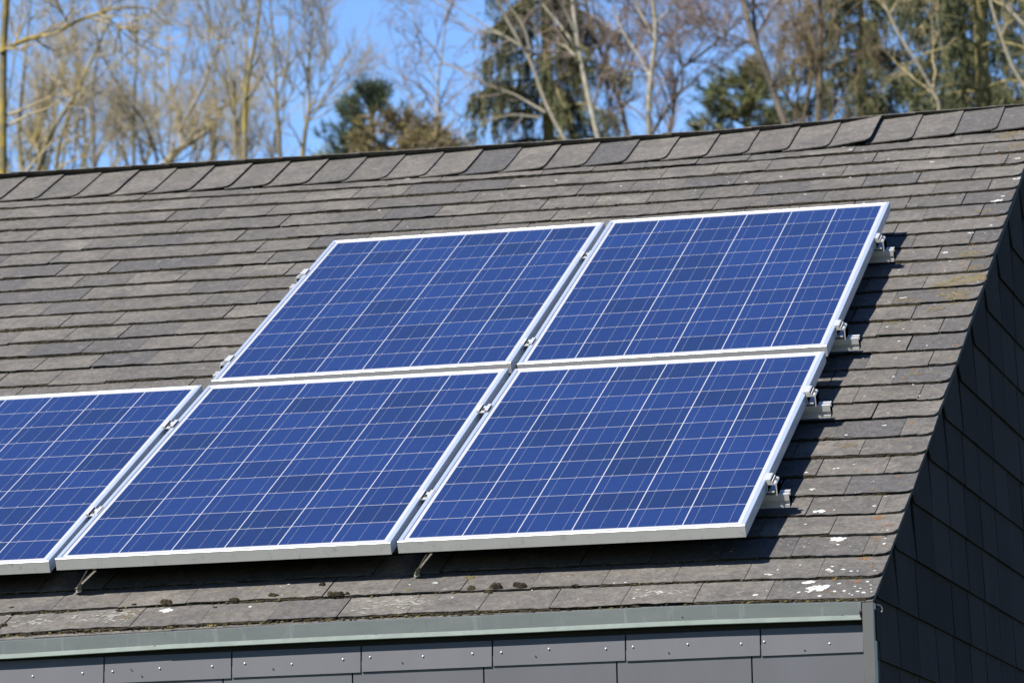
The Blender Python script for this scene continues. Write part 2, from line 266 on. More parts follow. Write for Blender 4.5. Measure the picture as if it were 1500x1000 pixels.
TREES = [
('bare_tree','tree at the far left with one thick yellow lichened limb reaching right',26.1,'lichen','beige',0.8,0,[([(-11.57,9.95),(-11.56,10.28),(-11.51,10.66),(-11.49,10.92)],0.036,0.027,1,3),([(-11.58,10.17),(-11.31,10.27),(-11.04,10.3),(-10.84,10.41),(-10.67,10.44),(-10.44,10.48),(-10.16,10.48)],0.024,0.008,0,0),([(-10.91,10.37),(-10.96,10.52),(-11.01,10.66)],0.009,0.006,0,0.6),([(-10.57,10.45),(-10.59,10.59),(-10.57,10.72)],0.009,0.006,0,0.6),([(-10.57,10.44),(-10.44,10.35),(-10.31,10.3)],0.009,0.005,0,0)]),
('bare_tree','leaning pale and yellow stems with a light broken top, left of centre',36.1,'yellow','beige',1.0,0,[([(-14.76,10.93),(-14.59,11.42),(-14.39,11.7),(-14.22,11.96),(-14.11,12.16),(-14.01,12.39),(-13.89,12.59)],0.031,0.012,1,1.2),([(-14.53,10.93),(-14.46,11.33),(-14.37,11.54),(-14.3,11.76),(-14.1,11.95),(-13.76,12.2)],0.027,0.008,1,0.8),([(-14.3,11.76),(-14.45,12.02),(-14.56,12.39),(-14.6,12.68)],0.012,0.006,0,1)]),
('bare_tree','two thin yellow-green stems rising nearest the left edge of the ridge',40.1,'yellow','beige',1.0,0,[([(-16.34,11.73),(-16.41,12.09),(-16.39,12.48),(-16.31,12.92),(-16.3,13.27),(-16.26,13.71)],0.029,0.012,1,2),([(-16.52,11.72),(-16.57,12.23),(-16.46,12.75),(-16.36,13.1)],0.017,0.008,0,1.5),([(-16.37,11.82),(-16.09,12.46),(-16.07,12.73),(-15.92,12.94)],0.017,0.008,0,1)]),
('bare_tree','grey slender tree with an upright forked crown beside the leaning stems',48.1,'grey','grey',1.1,0,[([(-18.1,13.27),(-18.11,13.88),(-18.13,14.28),(-18.05,14.78),(-17.94,15.18),(-17.88,15.59)],0.029,0.014,1,2),([(-18.11,14.08),(-18.31,14.6),(-18.34,15.11),(-18.3,15.52)],0.014,0.007,0,1.5)]),
('bare_tree','straight twin-stemmed grey-brown tree behind the left ridge slates',46.1,'grey','grey',1.1,0,[([(-16.83,12.88),(-16.82,13.52),(-16.82,14.01),(-16.76,14.5),(-16.76,14.99)],0.028,0.014,1,2),([(-16.67,12.93),(-16.73,13.32),(-16.88,13.67),(-17.13,13.89),(-17.33,13.97)],0.023,0.009,0,0.5),([(-16.47,12.95),(-16.52,13.4),(-16.64,13.7),(-16.82,14.11)],0.019,0.009,0,1)]),
('bare_tree','thick crooked pale trunk leaning over the ridge with two spreading limbs',43.1,'pale','beige',1.0,0,[([(-15.51,12.24),(-15.22,12.51),(-14.99,12.63),(-14.76,12.74)],0.066,0.026,1,0),([(-15.18,12.53),(-15.25,12.82),(-15.32,13.1),(-15.45,13.53),(-15.48,13.81)],0.031,0.009,0,1.5),([(-15.21,12.77),(-15.04,13.08),(-14.87,13.32),(-14.78,13.57),(-14.65,13.93)],0.026,0.009,0,1.5),([(-15.0,12.62),(-14.85,12.93),(-14.66,13.01),(-14.47,13.04)],0.018,0.007,0,0.5)]),
('bare_tree','upright ash-like tree with yellow lower trunk and fork, tallest of its row',38.1,'yellow','grey',0.85,0,[([(-12.81,11.33),(-12.82,11.66),(-12.82,11.95),(-12.79,12.2),(-12.73,12.49),(-12.66,12.78),(-12.59,13.11),(-12.56,13.36)],0.032,0.012,1,2.5),([(-12.82,11.91),(-12.83,12.37),(-12.78,12.66),(-12.86,12.92),(-12.9,13.22)],0.02,0.01,0,2),([(-12.92,11.39),(-12.95,11.79),(-12.97,12.38),(-13.04,12.68),(-13.19,12.9),(-13.32,13.12)],0.02,0.008,0,1.5),([(-12.92,12.04),(-13.19,12.52),(-13.25,12.86),(-13.29,13.25)],0.016,0.008,0,1)]),
('bare_tree','slender yellow-trunked tree with upswept twigs, middle of the row of three',38.1,'yellow','grey',0.85,0,[([(-12.39,11.33),(-12.39,11.67),(-12.41,12.01),(-12.42,12.21),(-12.39,12.46),(-12.43,12.8),(-12.44,13.1)],0.028,0.008,1,1),([(-12.41,12.01),(-12.27,12.33),(-12.22,12.66),(-12.2,13.08)],0.012,0.006,0,1.2),([(-12.4,12.13),(-12.53,12.35),(-12.56,12.69)],0.01,0.005,0,0.8),([(-12.39,11.88),(-12.23,12.08),(-12.09,12.65)],0.01,0.005,0,0.8)]),
('bare_tree','slender yellow-trunked tree with fanned twigs next to the dark pine',38.1,'yellow','grey',0.85,0,[([(-12.09,11.31),(-12.05,11.65),(-12.0,11.85),(-11.98,12.06),(-12.02,12.31),(-11.96,12.69),(-11.93,12.98)],0.032,0.008,1,0.6),([(-12.0,11.83),(-11.88,12.09),(-11.84,12.47),(-11.85,12.89)],0.012,0.006,0,0.4),([(-12.01,11.73),(-11.81,11.96),(-11.63,12.16),(-11.52,12.29)],0.012,0.004,0,0),([(-12.05,11.65),(-12.1,11.98),(-12.08,12.48)],0.012,0.005,0,0.8)]),
('birch_tree','weeping birch with a fine purple-brown veil of hanging twigs at the gap of sky',40.1,'birch','purple',0.85,1,[([(-10.89,11.71),(-10.99,11.94),(-11.11,12.16),(-11.19,12.3)],0.012,0.006,0,0.6),([(-10.86,11.7),(-10.92,12.1),(-10.91,12.53),(-10.81,13.05),(-10.76,13.47)],0.021,0.01,1,1),([(-10.91,12.53),(-11.08,12.89),(-11.14,13.24),(-11.2,13.55)],0.012,0.005,0,0.3),([(-10.86,12.79),(-10.47,12.59),(-10.21,12.47),(-9.95,12.38)],0.012,0.006,0,0)]),
('birch_tree','pale birch stem sweeping up left beside the big mossy spruce trunk',34.1,'birch','purple',0.7,1,[([(-7.61,10.5),(-7.67,10.77),(-7.74,11.15),(-7.8,11.46),(-7.84,11.77),(-7.86,12.11)],0.029,0.018,1,4),([(-7.8,11.46),(-7.9,11.66),(-8.06,11.88),(-8.21,12.06)],0.015,0.009,0,1),([(-7.82,11.43),(-8.0,11.61),(-8.12,11.68)],0.011,0.007,0,0),([(-7.84,11.73),(-7.91,11.93),(-8.0,12.12)],0.015,0.011,0,2)]),
('birch_tree','light grey crossing birch limbs in front of the spruce branches',33.1,'pale','purple',0.35,1,[([(-7.72,10.25),(-7.85,10.49),(-7.99,10.76),(-8.05,11.02),(-8.12,11.25),(-8.18,11.37),(-8.3,11.52),(-8.42,11.83)],0.022,0.011,1,2),([(-8.12,11.27),(-8.15,11.55),(-8.25,11.71),(-8.36,11.89)],0.014,0.011,0,1.5),([(-8.12,11.32),(-8.42,11.53),(-8.68,11.7),(-8.92,11.88)],0.014,0.007,0,0.5),([(-8.42,11.53),(-8.65,11.61),(-8.84,11.68),(-8.98,11.8)],0.011,0.005,0,0.5),([(-7.96,10.64),(-8.33,10.89),(-8.59,11.01),(-8.77,11.11)],0.014,0.007,0,0.4),([(-8.04,10.6),(-8.33,10.65),(-8.56,10.61),(-8.71,10.6)],0.014,0.005,0,0.3)]),
('bare_tree','dark double trunk splitting low between the two white-banded birches',38.1,'grey','purple',1.0,1,[([(-8.1,11.24),(-8.14,11.54),(-8.21,11.83),(-8.3,12.05),(-8.42,12.34),(-8.49,12.64),(-8.59,12.98)],0.032,0.016,1,2),([(-8.18,11.85),(-8.06,12.15),(-7.97,12.43),(-7.88,12.76)],0.02,0.01,0,1.5),([(-8.43,11.27),(-8.34,11.6),(-8.26,11.84),(-8.22,12.0)],0.02,0.012,0,0.5),([(-8.3,12.03),(-8.36,12.3),(-8.19,12.53),(-8.02,12.78),(-7.98,13.01)],0.012,0.008,0,1)]),
('birch_tree','straight white-banded birch with a dark lower trunk and forked limbs',36.1,'birch','purple',1.0,1,[([(-7.45,10.88),(-7.45,11.16),(-7.42,11.52),(-7.37,11.83),(-7.31,12.08),(-7.3,12.22),(-7.37,12.42),(-7.38,12.62)],0.031,0.019,1,3),([(-7.42,11.58),(-7.51,11.76),(-7.62,11.94),(-7.75,12.13),(-7.85,12.38)],0.015,0.008,0,1),([(-7.37,12.0),(-7.45,12.19),(-7.55,12.36),(-7.6,12.56)],0.019,0.012,0,1.5),([(-7.3,12.22),(-7.21,12.29),(-7.13,12.43)],0.012,0.008,0,1)]),
('bare_tree','crooked dark tree leaning right with a broken pale stub in open sky',37.1,'grey','purple',0.8,0,[([(-7.62,11.11),(-7.44,11.35),(-7.32,11.5),(-7.24,11.62),(-7.23,11.88),(-7.28,12.06),(-7.36,12.11)],0.023,0.012,1,0),([(-7.36,12.11),(-7.35,12.21),(-7.39,12.27),(-7.46,12.3)],0.014,0.01,0,0),([(-7.23,11.88),(-7.06,11.99),(-6.94,12.12),(-6.77,12.26)],0.018,0.012,0,1.2),([(-7.26,11.59),(-7.12,11.69),(-7.05,11.8),(-6.99,11.88),(-6.82,11.97)],0.014,0.006,0,0.6),([(-7.41,11.09),(-7.34,11.3),(-7.29,11.5),(-7.3,11.7)],0.02,0.012,0,0.4)]),
('bare_tree','thick grey-brown trunk leaning left in front of the round pine',34.1,'grey','purple',1.0,0,[([(-5.55,10.54),(-5.62,10.78),(-5.7,10.97),(-5.79,11.24),(-5.86,11.47),(-5.92,11.7),(-5.99,11.97)],0.04,0.026,1,4),([(-5.82,11.38),(-5.86,11.62),(-5.91,11.85),(-5.91,12.04)],0.022,0.015,0,3),([(-5.83,11.56),(-5.7,11.72),(-5.54,11.89)],0.015,0.009,0,1.5),([(-5.86,11.4),(-6.01,11.52),(-6.19,11.59),(-6.34,11.67)],0.015,0.007,0,0.6),([(-6.34,11.67),(-6.49,11.76),(-6.64,11.85)],0.007,0.004,0,0),([(-5.9,11.46),(-6.16,11.48),(-6.31,11.47)],0.009,0.004,0,0)]),
('bare_tree','slim brown tree of many upright stems left of the dark spruces',39.1,'brown','brown',1.2,0,[([(-6.17,11.52),(-6.09,11.79),(-6.04,12.16),(-6.03,12.45),(-6.08,12.75),(-6.09,13.0)],0.029,0.016,1,3),([(-6.06,12.33),(-6.15,12.54),(-6.16,12.84),(-6.19,13.09)],0.016,0.01,0,2),([(-6.03,12.44),(-5.94,12.61),(-6.03,12.91)],0.012,0.008,0,2),([(-6.26,11.55),(-6.21,11.92),(-6.15,12.25),(-6.19,12.5)],0.016,0.008,0,1),([(-6.25,11.64),(-6.38,11.89),(-6.39,12.1)],0.016,0.008,0,0.5)]),
('bare_tree','single straight brown trunk directly left of the dark spruces',36.1,'brown','brown',1.1,0,[([(-5.51,10.97),(-5.48,11.3),(-5.45,11.57),(-5.46,11.92),(-5.45,12.35)],0.035,0.023,1,4),([(-5.45,11.77),(-5.35,11.96),(-5.24,12.1),(-5.17,12.28)],0.015,0.01,0,1.2),([(-5.49,11.22),(-5.54,11.46)],0.012,0.008,0,0.8),([(-5.46,11.49),(-5.36,11.6),(-5.24,11.63)],0.012,0.006,0,0.5)]),
('birch_tree','pale thin birch leaning left across the dark spruce branches',30.1,'pale','beige',0.7,1,[([(-3.36,9.86),(-3.44,10.03),(-3.5,10.19),(-3.61,10.36),(-3.72,10.54),(-3.78,10.68),(-3.86,10.89)],0.017,0.008,1,2),([(-3.3,10.34),(-3.31,10.51),(-3.34,10.72)],0.01,0.005,0,1),([(-3.5,10.19),(-3.52,10.43),(-3.63,10.74)],0.008,0.004,0,1)]),
('birch_tree','slanting pale birch stems in the far right corner',30.1,'pale','beige',0.7,1,[([(-2.46,9.88),(-2.59,10.05),(-2.65,10.19),(-2.73,10.5),(-2.8,10.68),(-2.83,10.88)],0.017,0.01,1,2),([(-2.42,10.48),(-2.56,10.64),(-2.69,10.79),(-2.74,10.9)],0.023,0.017,0,2)]),
('bare_tree','tangled grey-brown thicket tree far behind the left stems',60.1,'grey','beige',0.78,0,[([(-22.73,15.64),(-22.63,16.44),(-22.7,17.22),(-22.73,17.96),(-22.79,18.82)],0.023,0.009,1,1.0),([(-23.02,15.66),(-22.87,16.44),(-22.94,17.19),(-22.89,18.08),(-22.73,18.72)],0.023,0.009,0,1.0),([(-22.76,15.64),(-22.61,16.46),(-22.52,17.13),(-22.45,18.0),(-22.58,18.81)],0.023,0.009,0,1.0),([(-22.99,15.66),(-22.84,16.34),(-22.84,17.16),(-22.91,17.97),(-22.89,18.92)],0.023,0.009,0,1.0)]),
('bare_tree','hazy brown tree far behind, between the leaning and straight stems',60.1,'brown','brown',0.78,0,[([(-22.4,15.62),(-22.27,16.35),(-22.34,17.19),(-22.35,17.96),(-22.24,18.86)],0.023,0.009,1,1.0),([(-22.52,15.62),(-22.39,16.42),(-22.29,17.29),(-22.3,17.94),(-22.39,18.7)],0.023,0.009,0,1.0),([(-21.53,15.56),(-21.69,16.45),(-21.66,17.06),(-21.69,17.99),(-21.71,18.83)],0.023,0.009,0,1.0),([(-22.3,15.61),(-22.31,16.4),(-22.4,17.25),(-22.49,18.01),(-22.55,18.89)],0.023,0.009,0,1.0)]),
('bare_tree','faint twiggy tree far behind the crooked pale trunk',60.1,'grey','beige',0.78,0,[([(-20.41,15.54),(-20.25,16.18),(-20.39,16.6),(-20.3,17.18),(-20.35,17.76)],0.023,0.009,1,1.0),([(-20.8,15.57),(-20.77,16.19),(-20.78,16.71),(-20.7,17.15),(-20.53,17.78)],0.023,0.009,0,1.0),([(-20.99,15.58),(-21.06,16.24),(-21.22,16.73),(-21.27,17.31),(-21.13,17.83)],0.023,0.009,0,1.0),([(-20.86,15.57),(-20.94,16.23),(-20.99,16.77),(-20.98,17.17),(-20.91,17.88)],0.023,0.009,0,1.0)]),
('bare_tree','low twiggy tree far behind the forked yellow tree',60.1,'brown','brown',0.78,0,[([(-20.28,15.6),(-20.26,16.07),(-20.22,16.47),(-20.36,17.06),(-20.24,17.45)],0.023,0.009,1,1.0),([(-20.29,15.6),(-20.11,16.04),(-19.99,16.49),(-19.93,17.0),(-19.88,17.31)],0.023,0.009,0,1.0),([(-19.97,15.58),(-19.88,15.99),(-20.02,16.43),(-19.98,16.97),(-20.14,17.33)],0.023,0.009,0,1.0),([(-20.02,15.58),(-19.94,15.95),(-19.86,16.39),(-19.89,16.87),(-19.9,17.3)],0.023,0.009,0,1.0)]),
('bare_tree','thin far tree showing between the yellow-trunked row',60.1,'grey','beige',0.78,0,[([(-19.36,15.58),(-19.49,15.87),(-19.61,16.2),(-19.64,16.3),(-19.53,16.58)],0.023,0.009,1,1.0),([(-19.37,15.58),(-19.36,15.88),(-19.46,16.18),(-19.56,16.29),(-19.44,16.57)],0.023,0.009,0,1.0),([(-18.73,15.54),(-18.83,15.84),(-18.79,16.02),(-18.66,16.24),(-18.8,16.56)],0.023,0.009,0,1.0),([(-18.88,15.55),(-18.87,15.87),(-18.87,16.15),(-18.72,16.24),(-18.7,16.61)],0.023,0.009,0,1.0)]),
('bare_tree','low tangled thicket tree near the left edge, barely above the ridge',54.1,'yellow','beige',1.1,0,[([(-20.9,14.35),(-21.01,14.74),(-21.14,15.21),(-20.9,15.71)],0.021,0.008,1,0.25),([(-21.11,14.36),(-21.01,14.89),(-21.19,15.12),(-20.94,15.65)],0.021,0.008,0,0.25),([(-21.26,14.37),(-21.01,14.82),(-20.95,15.16),(-20.88,15.49)],0.021,0.008,0,0.25),([(-20.36,14.32),(-20.26,14.64),(-20.11,15.09),(-20.14,15.62)],0.021,0.008,0,0.25),([(-21.17,14.37),(-20.94,14.72),(-21.14,15.09),(-21.25,15.57)],0.021,0.008,0,0.25),([(-20.94,14.35),(-21.05,14.86),(-21.01,15.22),(-20.94,15.55)],0.021,0.008,0,0.25)]),
('bare_tree','low tangled thicket tree below the leaning yellow stems, barely above the ridge',54.1,'grey','beige',1.1,0,[([(-20.1,14.3),(-20.09,14.75),(-19.93,15.08),(-19.9,15.25)],0.021,0.008,1,0.25),([(-19.92,14.29),(-19.68,14.57),(-19.65,14.95),(-19.6,15.38)],0.021,0.008,0,0.25),([(-19.24,14.24),(-19.28,14.47),(-19.1,15.07),(-19.21,15.32)],0.021,0.008,0,0.25),([(-19.44,14.26),(-19.6,14.59),(-19.66,14.91),(-19.45,15.26)],0.021,0.008,0,0.25),([(-20.16,14.3),(-20.02,14.67),(-19.85,15.01),(-19.64,15.22)],0.021,0.008,0,0.25),([(-19.43,14.25),(-19.27,14.52),(-19.21,15.04),(-18.96,15.31)],0.021,0.008,0,0.25)]),
('bare_tree','low tangled thicket tree right of the crooked pale trunk, barely above the ridge',54.1,'yellow','beige',1.1,0,[([(-17.44,14.12),(-17.66,14.42),(-17.66,14.7),(-17.7,15.04)],0.021,0.008,1,0.25),([(-18.37,14.18),(-18.12,14.53),(-18.27,14.9),(-18.2,15.31)],0.021,0.008,0,0.25),([(-18.11,14.17),(-18.35,14.64),(-18.51,14.94),(-18.62,15.15)],0.021,0.008,0,0.25),([(-18.08,14.17),(-17.9,14.39),(-17.69,14.7),(-17.65,15.11)],0.021,0.008,0,0.25),([(-17.55,14.13),(-17.52,14.56),(-17.51,14.8),(-17.66,15.26)],0.021,0.008,0,0.25),([(-18.34,14.18),(-18.24,14.43),(-18.15,14.87),(-18.38,15.33)],0.021,0.008,0,0.25)]),
]

# ------------------------------------------------------------------ the ground
random.seed(4)
def grass():
    m, t, b = mat('meadow_grass', rough=.95, spec=.1)
    c = ramp(t, noise(t, .35, 6, .7), [(.3, (.035, .055, .018)), (.6, (.06, .085, .03)), (.8, (.10, .10, .045))])
    t.links.new(c, b.inputs['Base Color']); bump(t, b, noise(t, 12, 6, .8), .8, .05); return m
g = MB(); g.poly([(-400, -120, 0), (400, -120, 0), (400, 700, 0), (-400, 700, 0)])
tag(g.build('ground', grass()), kind='structure')

# ------------------------------------------------------------------ the house
XR = 0.385                    # right-hand edge of the slates
XG = 0.362                    # face of the gable wall
XL = -8.0
S_E, S_R = -0.301, 5.0        # eave and ridge
EXPO = 0.1725
def interp(x, xs, ys): return float(np.interp(x, xs, ys))
def warp(u, s):               # the old roof is not perfectly flat
    e = interp(u, [-2.1, -1.7, -.9, 0, .4], [-.001, .003, .005, .001, -.008])
    r = interp(u, [-3.8, -3.37, -2.4, -1.68, -.97, -.3, .15, .4], [.010, .003, -.005, -.007, -.0074, 0, .006, .010])
    f = min(max((s - S_E) / (S_R - S_E), 0), 1)
    return e * (1 - f) + r * f
house = empty('house', (0, 0, 0), 'low house with a brown-grey slate roof and dark slate-clad gable under the solar panels', 'house')
Y_E = P(0, S_E, -D)[1]; Z_E = P(0, S_E, -D)[2]
Y_R = P(0, S_R, -D)[1]; Z_R = P(0, S_R, -D)[2]
Y_W = -0.262                  # face of the front cladding
Y_B = 2 * Y_R - Y_W

# roof slates
rt = MB(); tops = []
k = 0
while S_E + k * EXPO < 4.72:
    s0 = S_E + k * EXPO
    drift = rnd(-.018, .018)
    off = .095 if k % 2 == 0 else -.005
    if k == 0: drift = 0
    xs = []
    x = XR
    # first joint from the verge
    j = math.floor((XR - .06 - off - drift) / .2) * .2 + off + drift
    if k == 0: j = .09
    while j > XL:
        xs.append((j, x)); x = j; j -= .2
    xs.append((XL, x))
    last = (s0 + EXPO > 4.70)
    ds = rnd(-.004, .004) if k else 0
    for i, (a, b) in enumerate(xs):
        c = .5 + rnd(-.42, .42)
        if random.random() < .07: c = rnd(0, .18)          # replacement slates, bluer
        if random.random() < .05: c = rnd(.9, 1)
        n0 = rnd(-.0012, .0015); tl = rnd(-.0015, .0015); th = rnd(.0025, .0062)
        sd = ds + rnd(-.0035, .0035) + (rnd(-.012, .004) if random.random() < .05 else 0); gap = rnd(.0012, .0026) if random.random() < .75 else rnd(.003, .0055)
        a2 = a + gap; nb = 9
        us = [a2 + (b - a2) * q / (nb - 1) for q in range(nb)]
        chs = [0.0] * nb
        if i == 0:
            us = [a2 + (b - .035 - a2) * q / (nb - 3) for q in range(nb - 2)] + [b - .012, b + rnd(-.004, .003)]
            chs[-2] = .006; chs[-1] = .022 + rnd(0, .008)
        skew = rnd(-.002, .002)
        top = []; bot = []; low = []
        for q in range(nb):
            u = us[q]; f = q / (nb - 1)
            sj = s0 + sd + rnd(-.0022, .0022) + chs[q] + skew * f
            nn = warp(u, sj) - D + n0 + tl * (f - .5) + rnd(-.0012, .0012)
            bot.append(P(u, sj, nn)); low.append(P(u, sj + .0015, nn - th))
        for q in range(nb):
            u = us[q] if i else min(us[q], b - .002)
            s1 = s0 + .205
            nn = warp(u, s1) - D + n0 * .3 - .0098
            top.append(P(u, s1, nn))
        pts = bot + top + low
        fs = [(q, q + 1, nb + q + 1, nb + q) for q in range(nb - 1)] + [(2 * nb + q, 2 * nb + q + 1, q + 1, q) for q in range(nb - 1)]
        e0 = len(pts)
        pts += [P(us[0], s0 + .205, warp(us[0], s0) - D - .0098 - th), P(b - .002, s0 + .205, warp(b, s0) - D - .0098 - th)]
        fs += [(2 * nb, 0, nb, e0), (nb - 1, 3 * nb - 1, e0 + 1, 2 * nb - 1)]
        rt.faces(pts, fs, 0, c)
    k += 1
# under-eave starter strip
x = XR - .005; j = .02
while x > XL:
    a = max(j, XL)
    pr = interp((a + x) / 2, [-2.3, -1.2, -.2, .4], [.034, .018, .006, .004])
    rt.hexa([P(a + .001, S_E - pr, warp(a, S_E) - D - .014), P(x, S_E - pr, warp(x, S_E) - D - .014), P(x, S_E + .15, warp(x, S_E) - D - .03), P(a + .001, S_E + .15, warp(a, S_E) - D - .03),
             P(a + .001, S_E - pr, warp(a, S_E) - D - .0085), P(x, S_E - pr, warp(x, S_E) - D - .0085), P(x, S_E + .15, warp(x, S_E) - D - .024), P(a + .001, S_E + .15, warp(a, S_E) - D - .024)], 0, .6)
    x = a; j = a - .4
roof = rt.build('roof', M['slate'], house)
bv = BVHTree.FromPolygons([Vector(v) for v in rt.v], rt.f)
NV = Vector((0, -ST, CT)); SV = Vector((0, CT, ST)); UV = Vector((1, 0, 0))
def on_roof(u, s):
    h = bv.ray_cast(Vector(P(u, s, .1)), -NV, .3)
    return h[0]

# roof body below the slates, rear slope and verge board
rb = MB()
rb.hexa([P(XL, S_E + .03, -D - .075), P(XG - .004, S_E + .03, -D - .075), P(XG - .004, S_R - .04, -D - .075), P(XL, S_R - .04, -D - .075),
         P(XL, S_E + .03, -D - .028), P(XG - .004, S_E + .03, -D - .028), P(XG - .004, S_R - .02, -D - .028), P(XL, S_R - .02, -D - .028)])
rb.build('roof_deck', M['batten'], house)
def Q(u, r, n):               # rear slope: r runs down from the ridge
    return (u, Y_R + r * CT + n * ST, Z_R - r * ST + n * CT)
rs = MB()
for kk in range(31):
    r0 = .1 + kk * EXPO
    x = XR; j = XR - (.1 if kk % 2 else .2)
    while x > XL:
        a = max(j, XL)
        rs.hexa([Q(a + .001, r0 - .03, -.016), Q(x, r0 - .03, -.016), Q(x, r0 + EXPO, -.007), Q(a + .001, r0 + EXPO, -.007),
                 Q(a + .001, r0 - .03, -.010), Q(x, r0 - .03, -.010), Q(x, r0 + EXPO, 0), Q(a + .001, r0 + EXPO, 0)], 0, .5 + rnd(-.3, .3))
        x = a; j = a - .2
rs.build('rear_roof', M['slate'], house)

# ridge: front slates lapped sideways, rear slates standing proud of them
def lap_front(u):             # how far the front ridge slates reach
    return interp(u, [-3.9, -3.4, -2.4, -1.0, -.5, -.2, .1, .4], [5.005, 5.0, 4.963, 4.935, 4.968, 5.01, 5.03, 5.05]) + .006 - 2.85 * warp(u, 5.0)
def low_front(u): return interp(u, [-3.8, -3.4, -2.9, -1.5, -.9, -.4, -.1, .25], [4.655, 4.632, 4.615, 4.583, 4.605, 4.618, 4.645, 4.70]) - 2.85 * warp(u, 4.62)
fr = MB(); j0 = -3.694 + .157 * 26
jo = [j0 - .157 * q for q in range(54)]
x = XR
for q, j in enumerate(jo):
    if j > XR - .03: continue
    if j < XL: break
    a = j - .02; b = x
    c = .5 + rnd(-.3, .3)
    if random.random() < .15: c = rnd(0, .15)
    r1 = rnd(-.004, .004); top = lap_front(b); lo = low_front(b) + r1; kick = rnd(.001, .004) + (.012 if .0 < (b + .28) < .16 else 0)
    nR = .0085 + kick; nL = .003
    ch = .018 + rnd(-.005, .008)
    def pt(u, s, e=0): 
        f = (u - a) / (b - a); return P(u, s, warp(u, s) - D + nL * (1 - f) + nR * f - e - .004 * (s - lo) / .4)
    ring = [(a, lo), (b - ch, lo + rnd(-.002, .002)), (b - ch * .45, lo + .006), (b - ch * .12, lo + .022), (b, lo + .05), (b + rnd(-.002, .002), (lo + top) / 2), (b, top), (a, top)]
    n = len(ring)
    pts = [pt(*p) for p in ring] + [pt(*p, e=.004) for p in ring]
    fr.faces(pts, [tuple(range(n))] + [(i, n + i, n + (i + 1) % n, (i + 1) % n) for i in range(n)], 0, c)
    x = j
fr.build('ridge_slate_row', M['slate'], house)
rr = MB(); x = XR + .02
jo = [.36 - .157 * q for q in range(54)]
def QR(u, r, n):              # along the crest that the front slates make
    o = Vector(P(u, lap_front(u) - .004, warp(u, 5.0) - D + .002))
    return tuple(o + Vector((0, CT, -ST)) * r + Vector((0, ST, CT)) * n)
for j in jo:
    if j < XL: break
    a = j - .035; b = x
    pr = interp(j, [-3.8, -2, -1, -.2, .3], [.030, .028, .025, .018, .008])
    n0, n1 = .004, .0085
    pj = rnd(-.003, .003)
    rr.hexa([QR(a, -pr - pj, n1 - .0024), QR(b, -pr, n0 - .0024), QR(b, .34, n0 - .0024), QR(a, .34, n1 - .0024),
             QR(a, -pr - pj, n1), QR(b, -pr, n0), QR(b, .34, n0), QR(a, .34, n1)], 0, .5 + rnd(-.3, .3))
    x = j
rr.build('rear_ridge_slate_row', M['slate'], house)

# lichens and mosses growing on the slates (countless)
def disc(mb, u, s, r, mi, irregular=.35, el=1.0):
    n = 9 if r > .006 else 7
    c = on_roof(u, s)
    if c is None: return
    pts = []
    ph = rnd(0, 6.28)
    for i in range(n):
        a = 2 * math.pi * i / n; q = r * (1 + rnd(-irregular, irregular))
        pts.append(tuple(c + UV * (math.cos(a) * q * el) + SV * (math.sin(a) * q) + NV * .0012))
    mb.poly(pts, mi, rnd(0, 1)); 
def splat(mb, u, s, r, mi, n=None, spread=1.):
    if r < .007: disc(mb, u, s, r * .85, mi); return
    if mi == 0: n = int(9 + r / .0012)
    n = n or 6
    for i in range(n):
        a = rnd(0, 6.28); d = r * spread * math.sqrt(random.random())
        disc(mb, u + math.cos(a) * d * 1.1, s + math.sin(a) * d * .9, r * (rnd(.16, .42) if mi == 0 else rnd(.12, .34)), mi)
lc = MB()
for (u, s, r) in WHITE: splat(lc, u, s, r * 1.08, 0)
for (u, s, r) in ORANGE: splat(lc, u, s, r, 1, int(8 + r / .001), 1.5)
for (u, s, r) in OCHRE: splat(lc, u, s, r * 1.0, 2, int(40 + r / .0004), 2.8)
for i in range(420):          # scattered small thalli, thicker towards the verge
    u = XR - min(abs(random.gauss(0, 1.1)), 4.3) - .01; s = rnd(S_E, 4.95)
    disc(lc, u, s, rnd(.0015, .0042), 0 if random.random() < .62 else 3)
for i in range(170):
    u = XR - min(abs(random.gauss(0, .15)), .5) - .012; s = rnd(S_E, 4.6); splat(lc, u, s, rnd(.002, .006), random.choice((1, 2, 2)), 4, 1.5)
for (u0, s0) in ((-2.05, -.2), (-1.83, -.21), (-1.79, -.2), (-.98, -.2), (-.93, -.2), (-3.2, 4.8), (-3.3, 4.78), (-.22, -.21), (-3.1, 2.15)):
    for i in range(34): disc(lc, u0 + random.gauss(0, .05), s0 + random.gauss(0, .028), rnd(.002, .006), 3, .6, rnd(1, 2.2))
tag(lc.build('lichen', [M['white_lichen'], M['orange_lichen'], M['ochre_lichen'], M['grey_lichen']], roof), kind='stuff')
ms = MB()
from mathutils import noise as mn
for k in range(29):
    s0 = S_E + k * EXPO
    u = XR - .03
    while u > -4.6:
        v = mn.noise(Vector((u * 2.3, k * 7.7, 0))) + .6 * mn.noise(Vector((u * 9, k * 3.1, 5)))
        dens = v + .38
        dens -= .26 if k > 2 else .08
        if dens > 0:
            hgt = min(dens, 1.0) * (.85 if k > 2 else .3)
            o = Vector(P(u, s0 + rnd(-.002, .003), warp(u, s0) - D - rnd(.004, .007)))
            ax = UV * rnd(.006, .013); up = NV * (.0025 + .0085 * hgt * rnd(.3, 1)); ay = SV * (.003 + .007 * hgt * rnd(.5, 1))
            tone = .15 + .35 * random.random() + (.35 if (k < 2 or mn.noise(Vector((u * 1.1, k * .9, 9))) > .18) else 0)
            ms.blob(o, ax, ay, up, 0, tone, 6, 2, .4)
        u -= rnd(.006, .014)
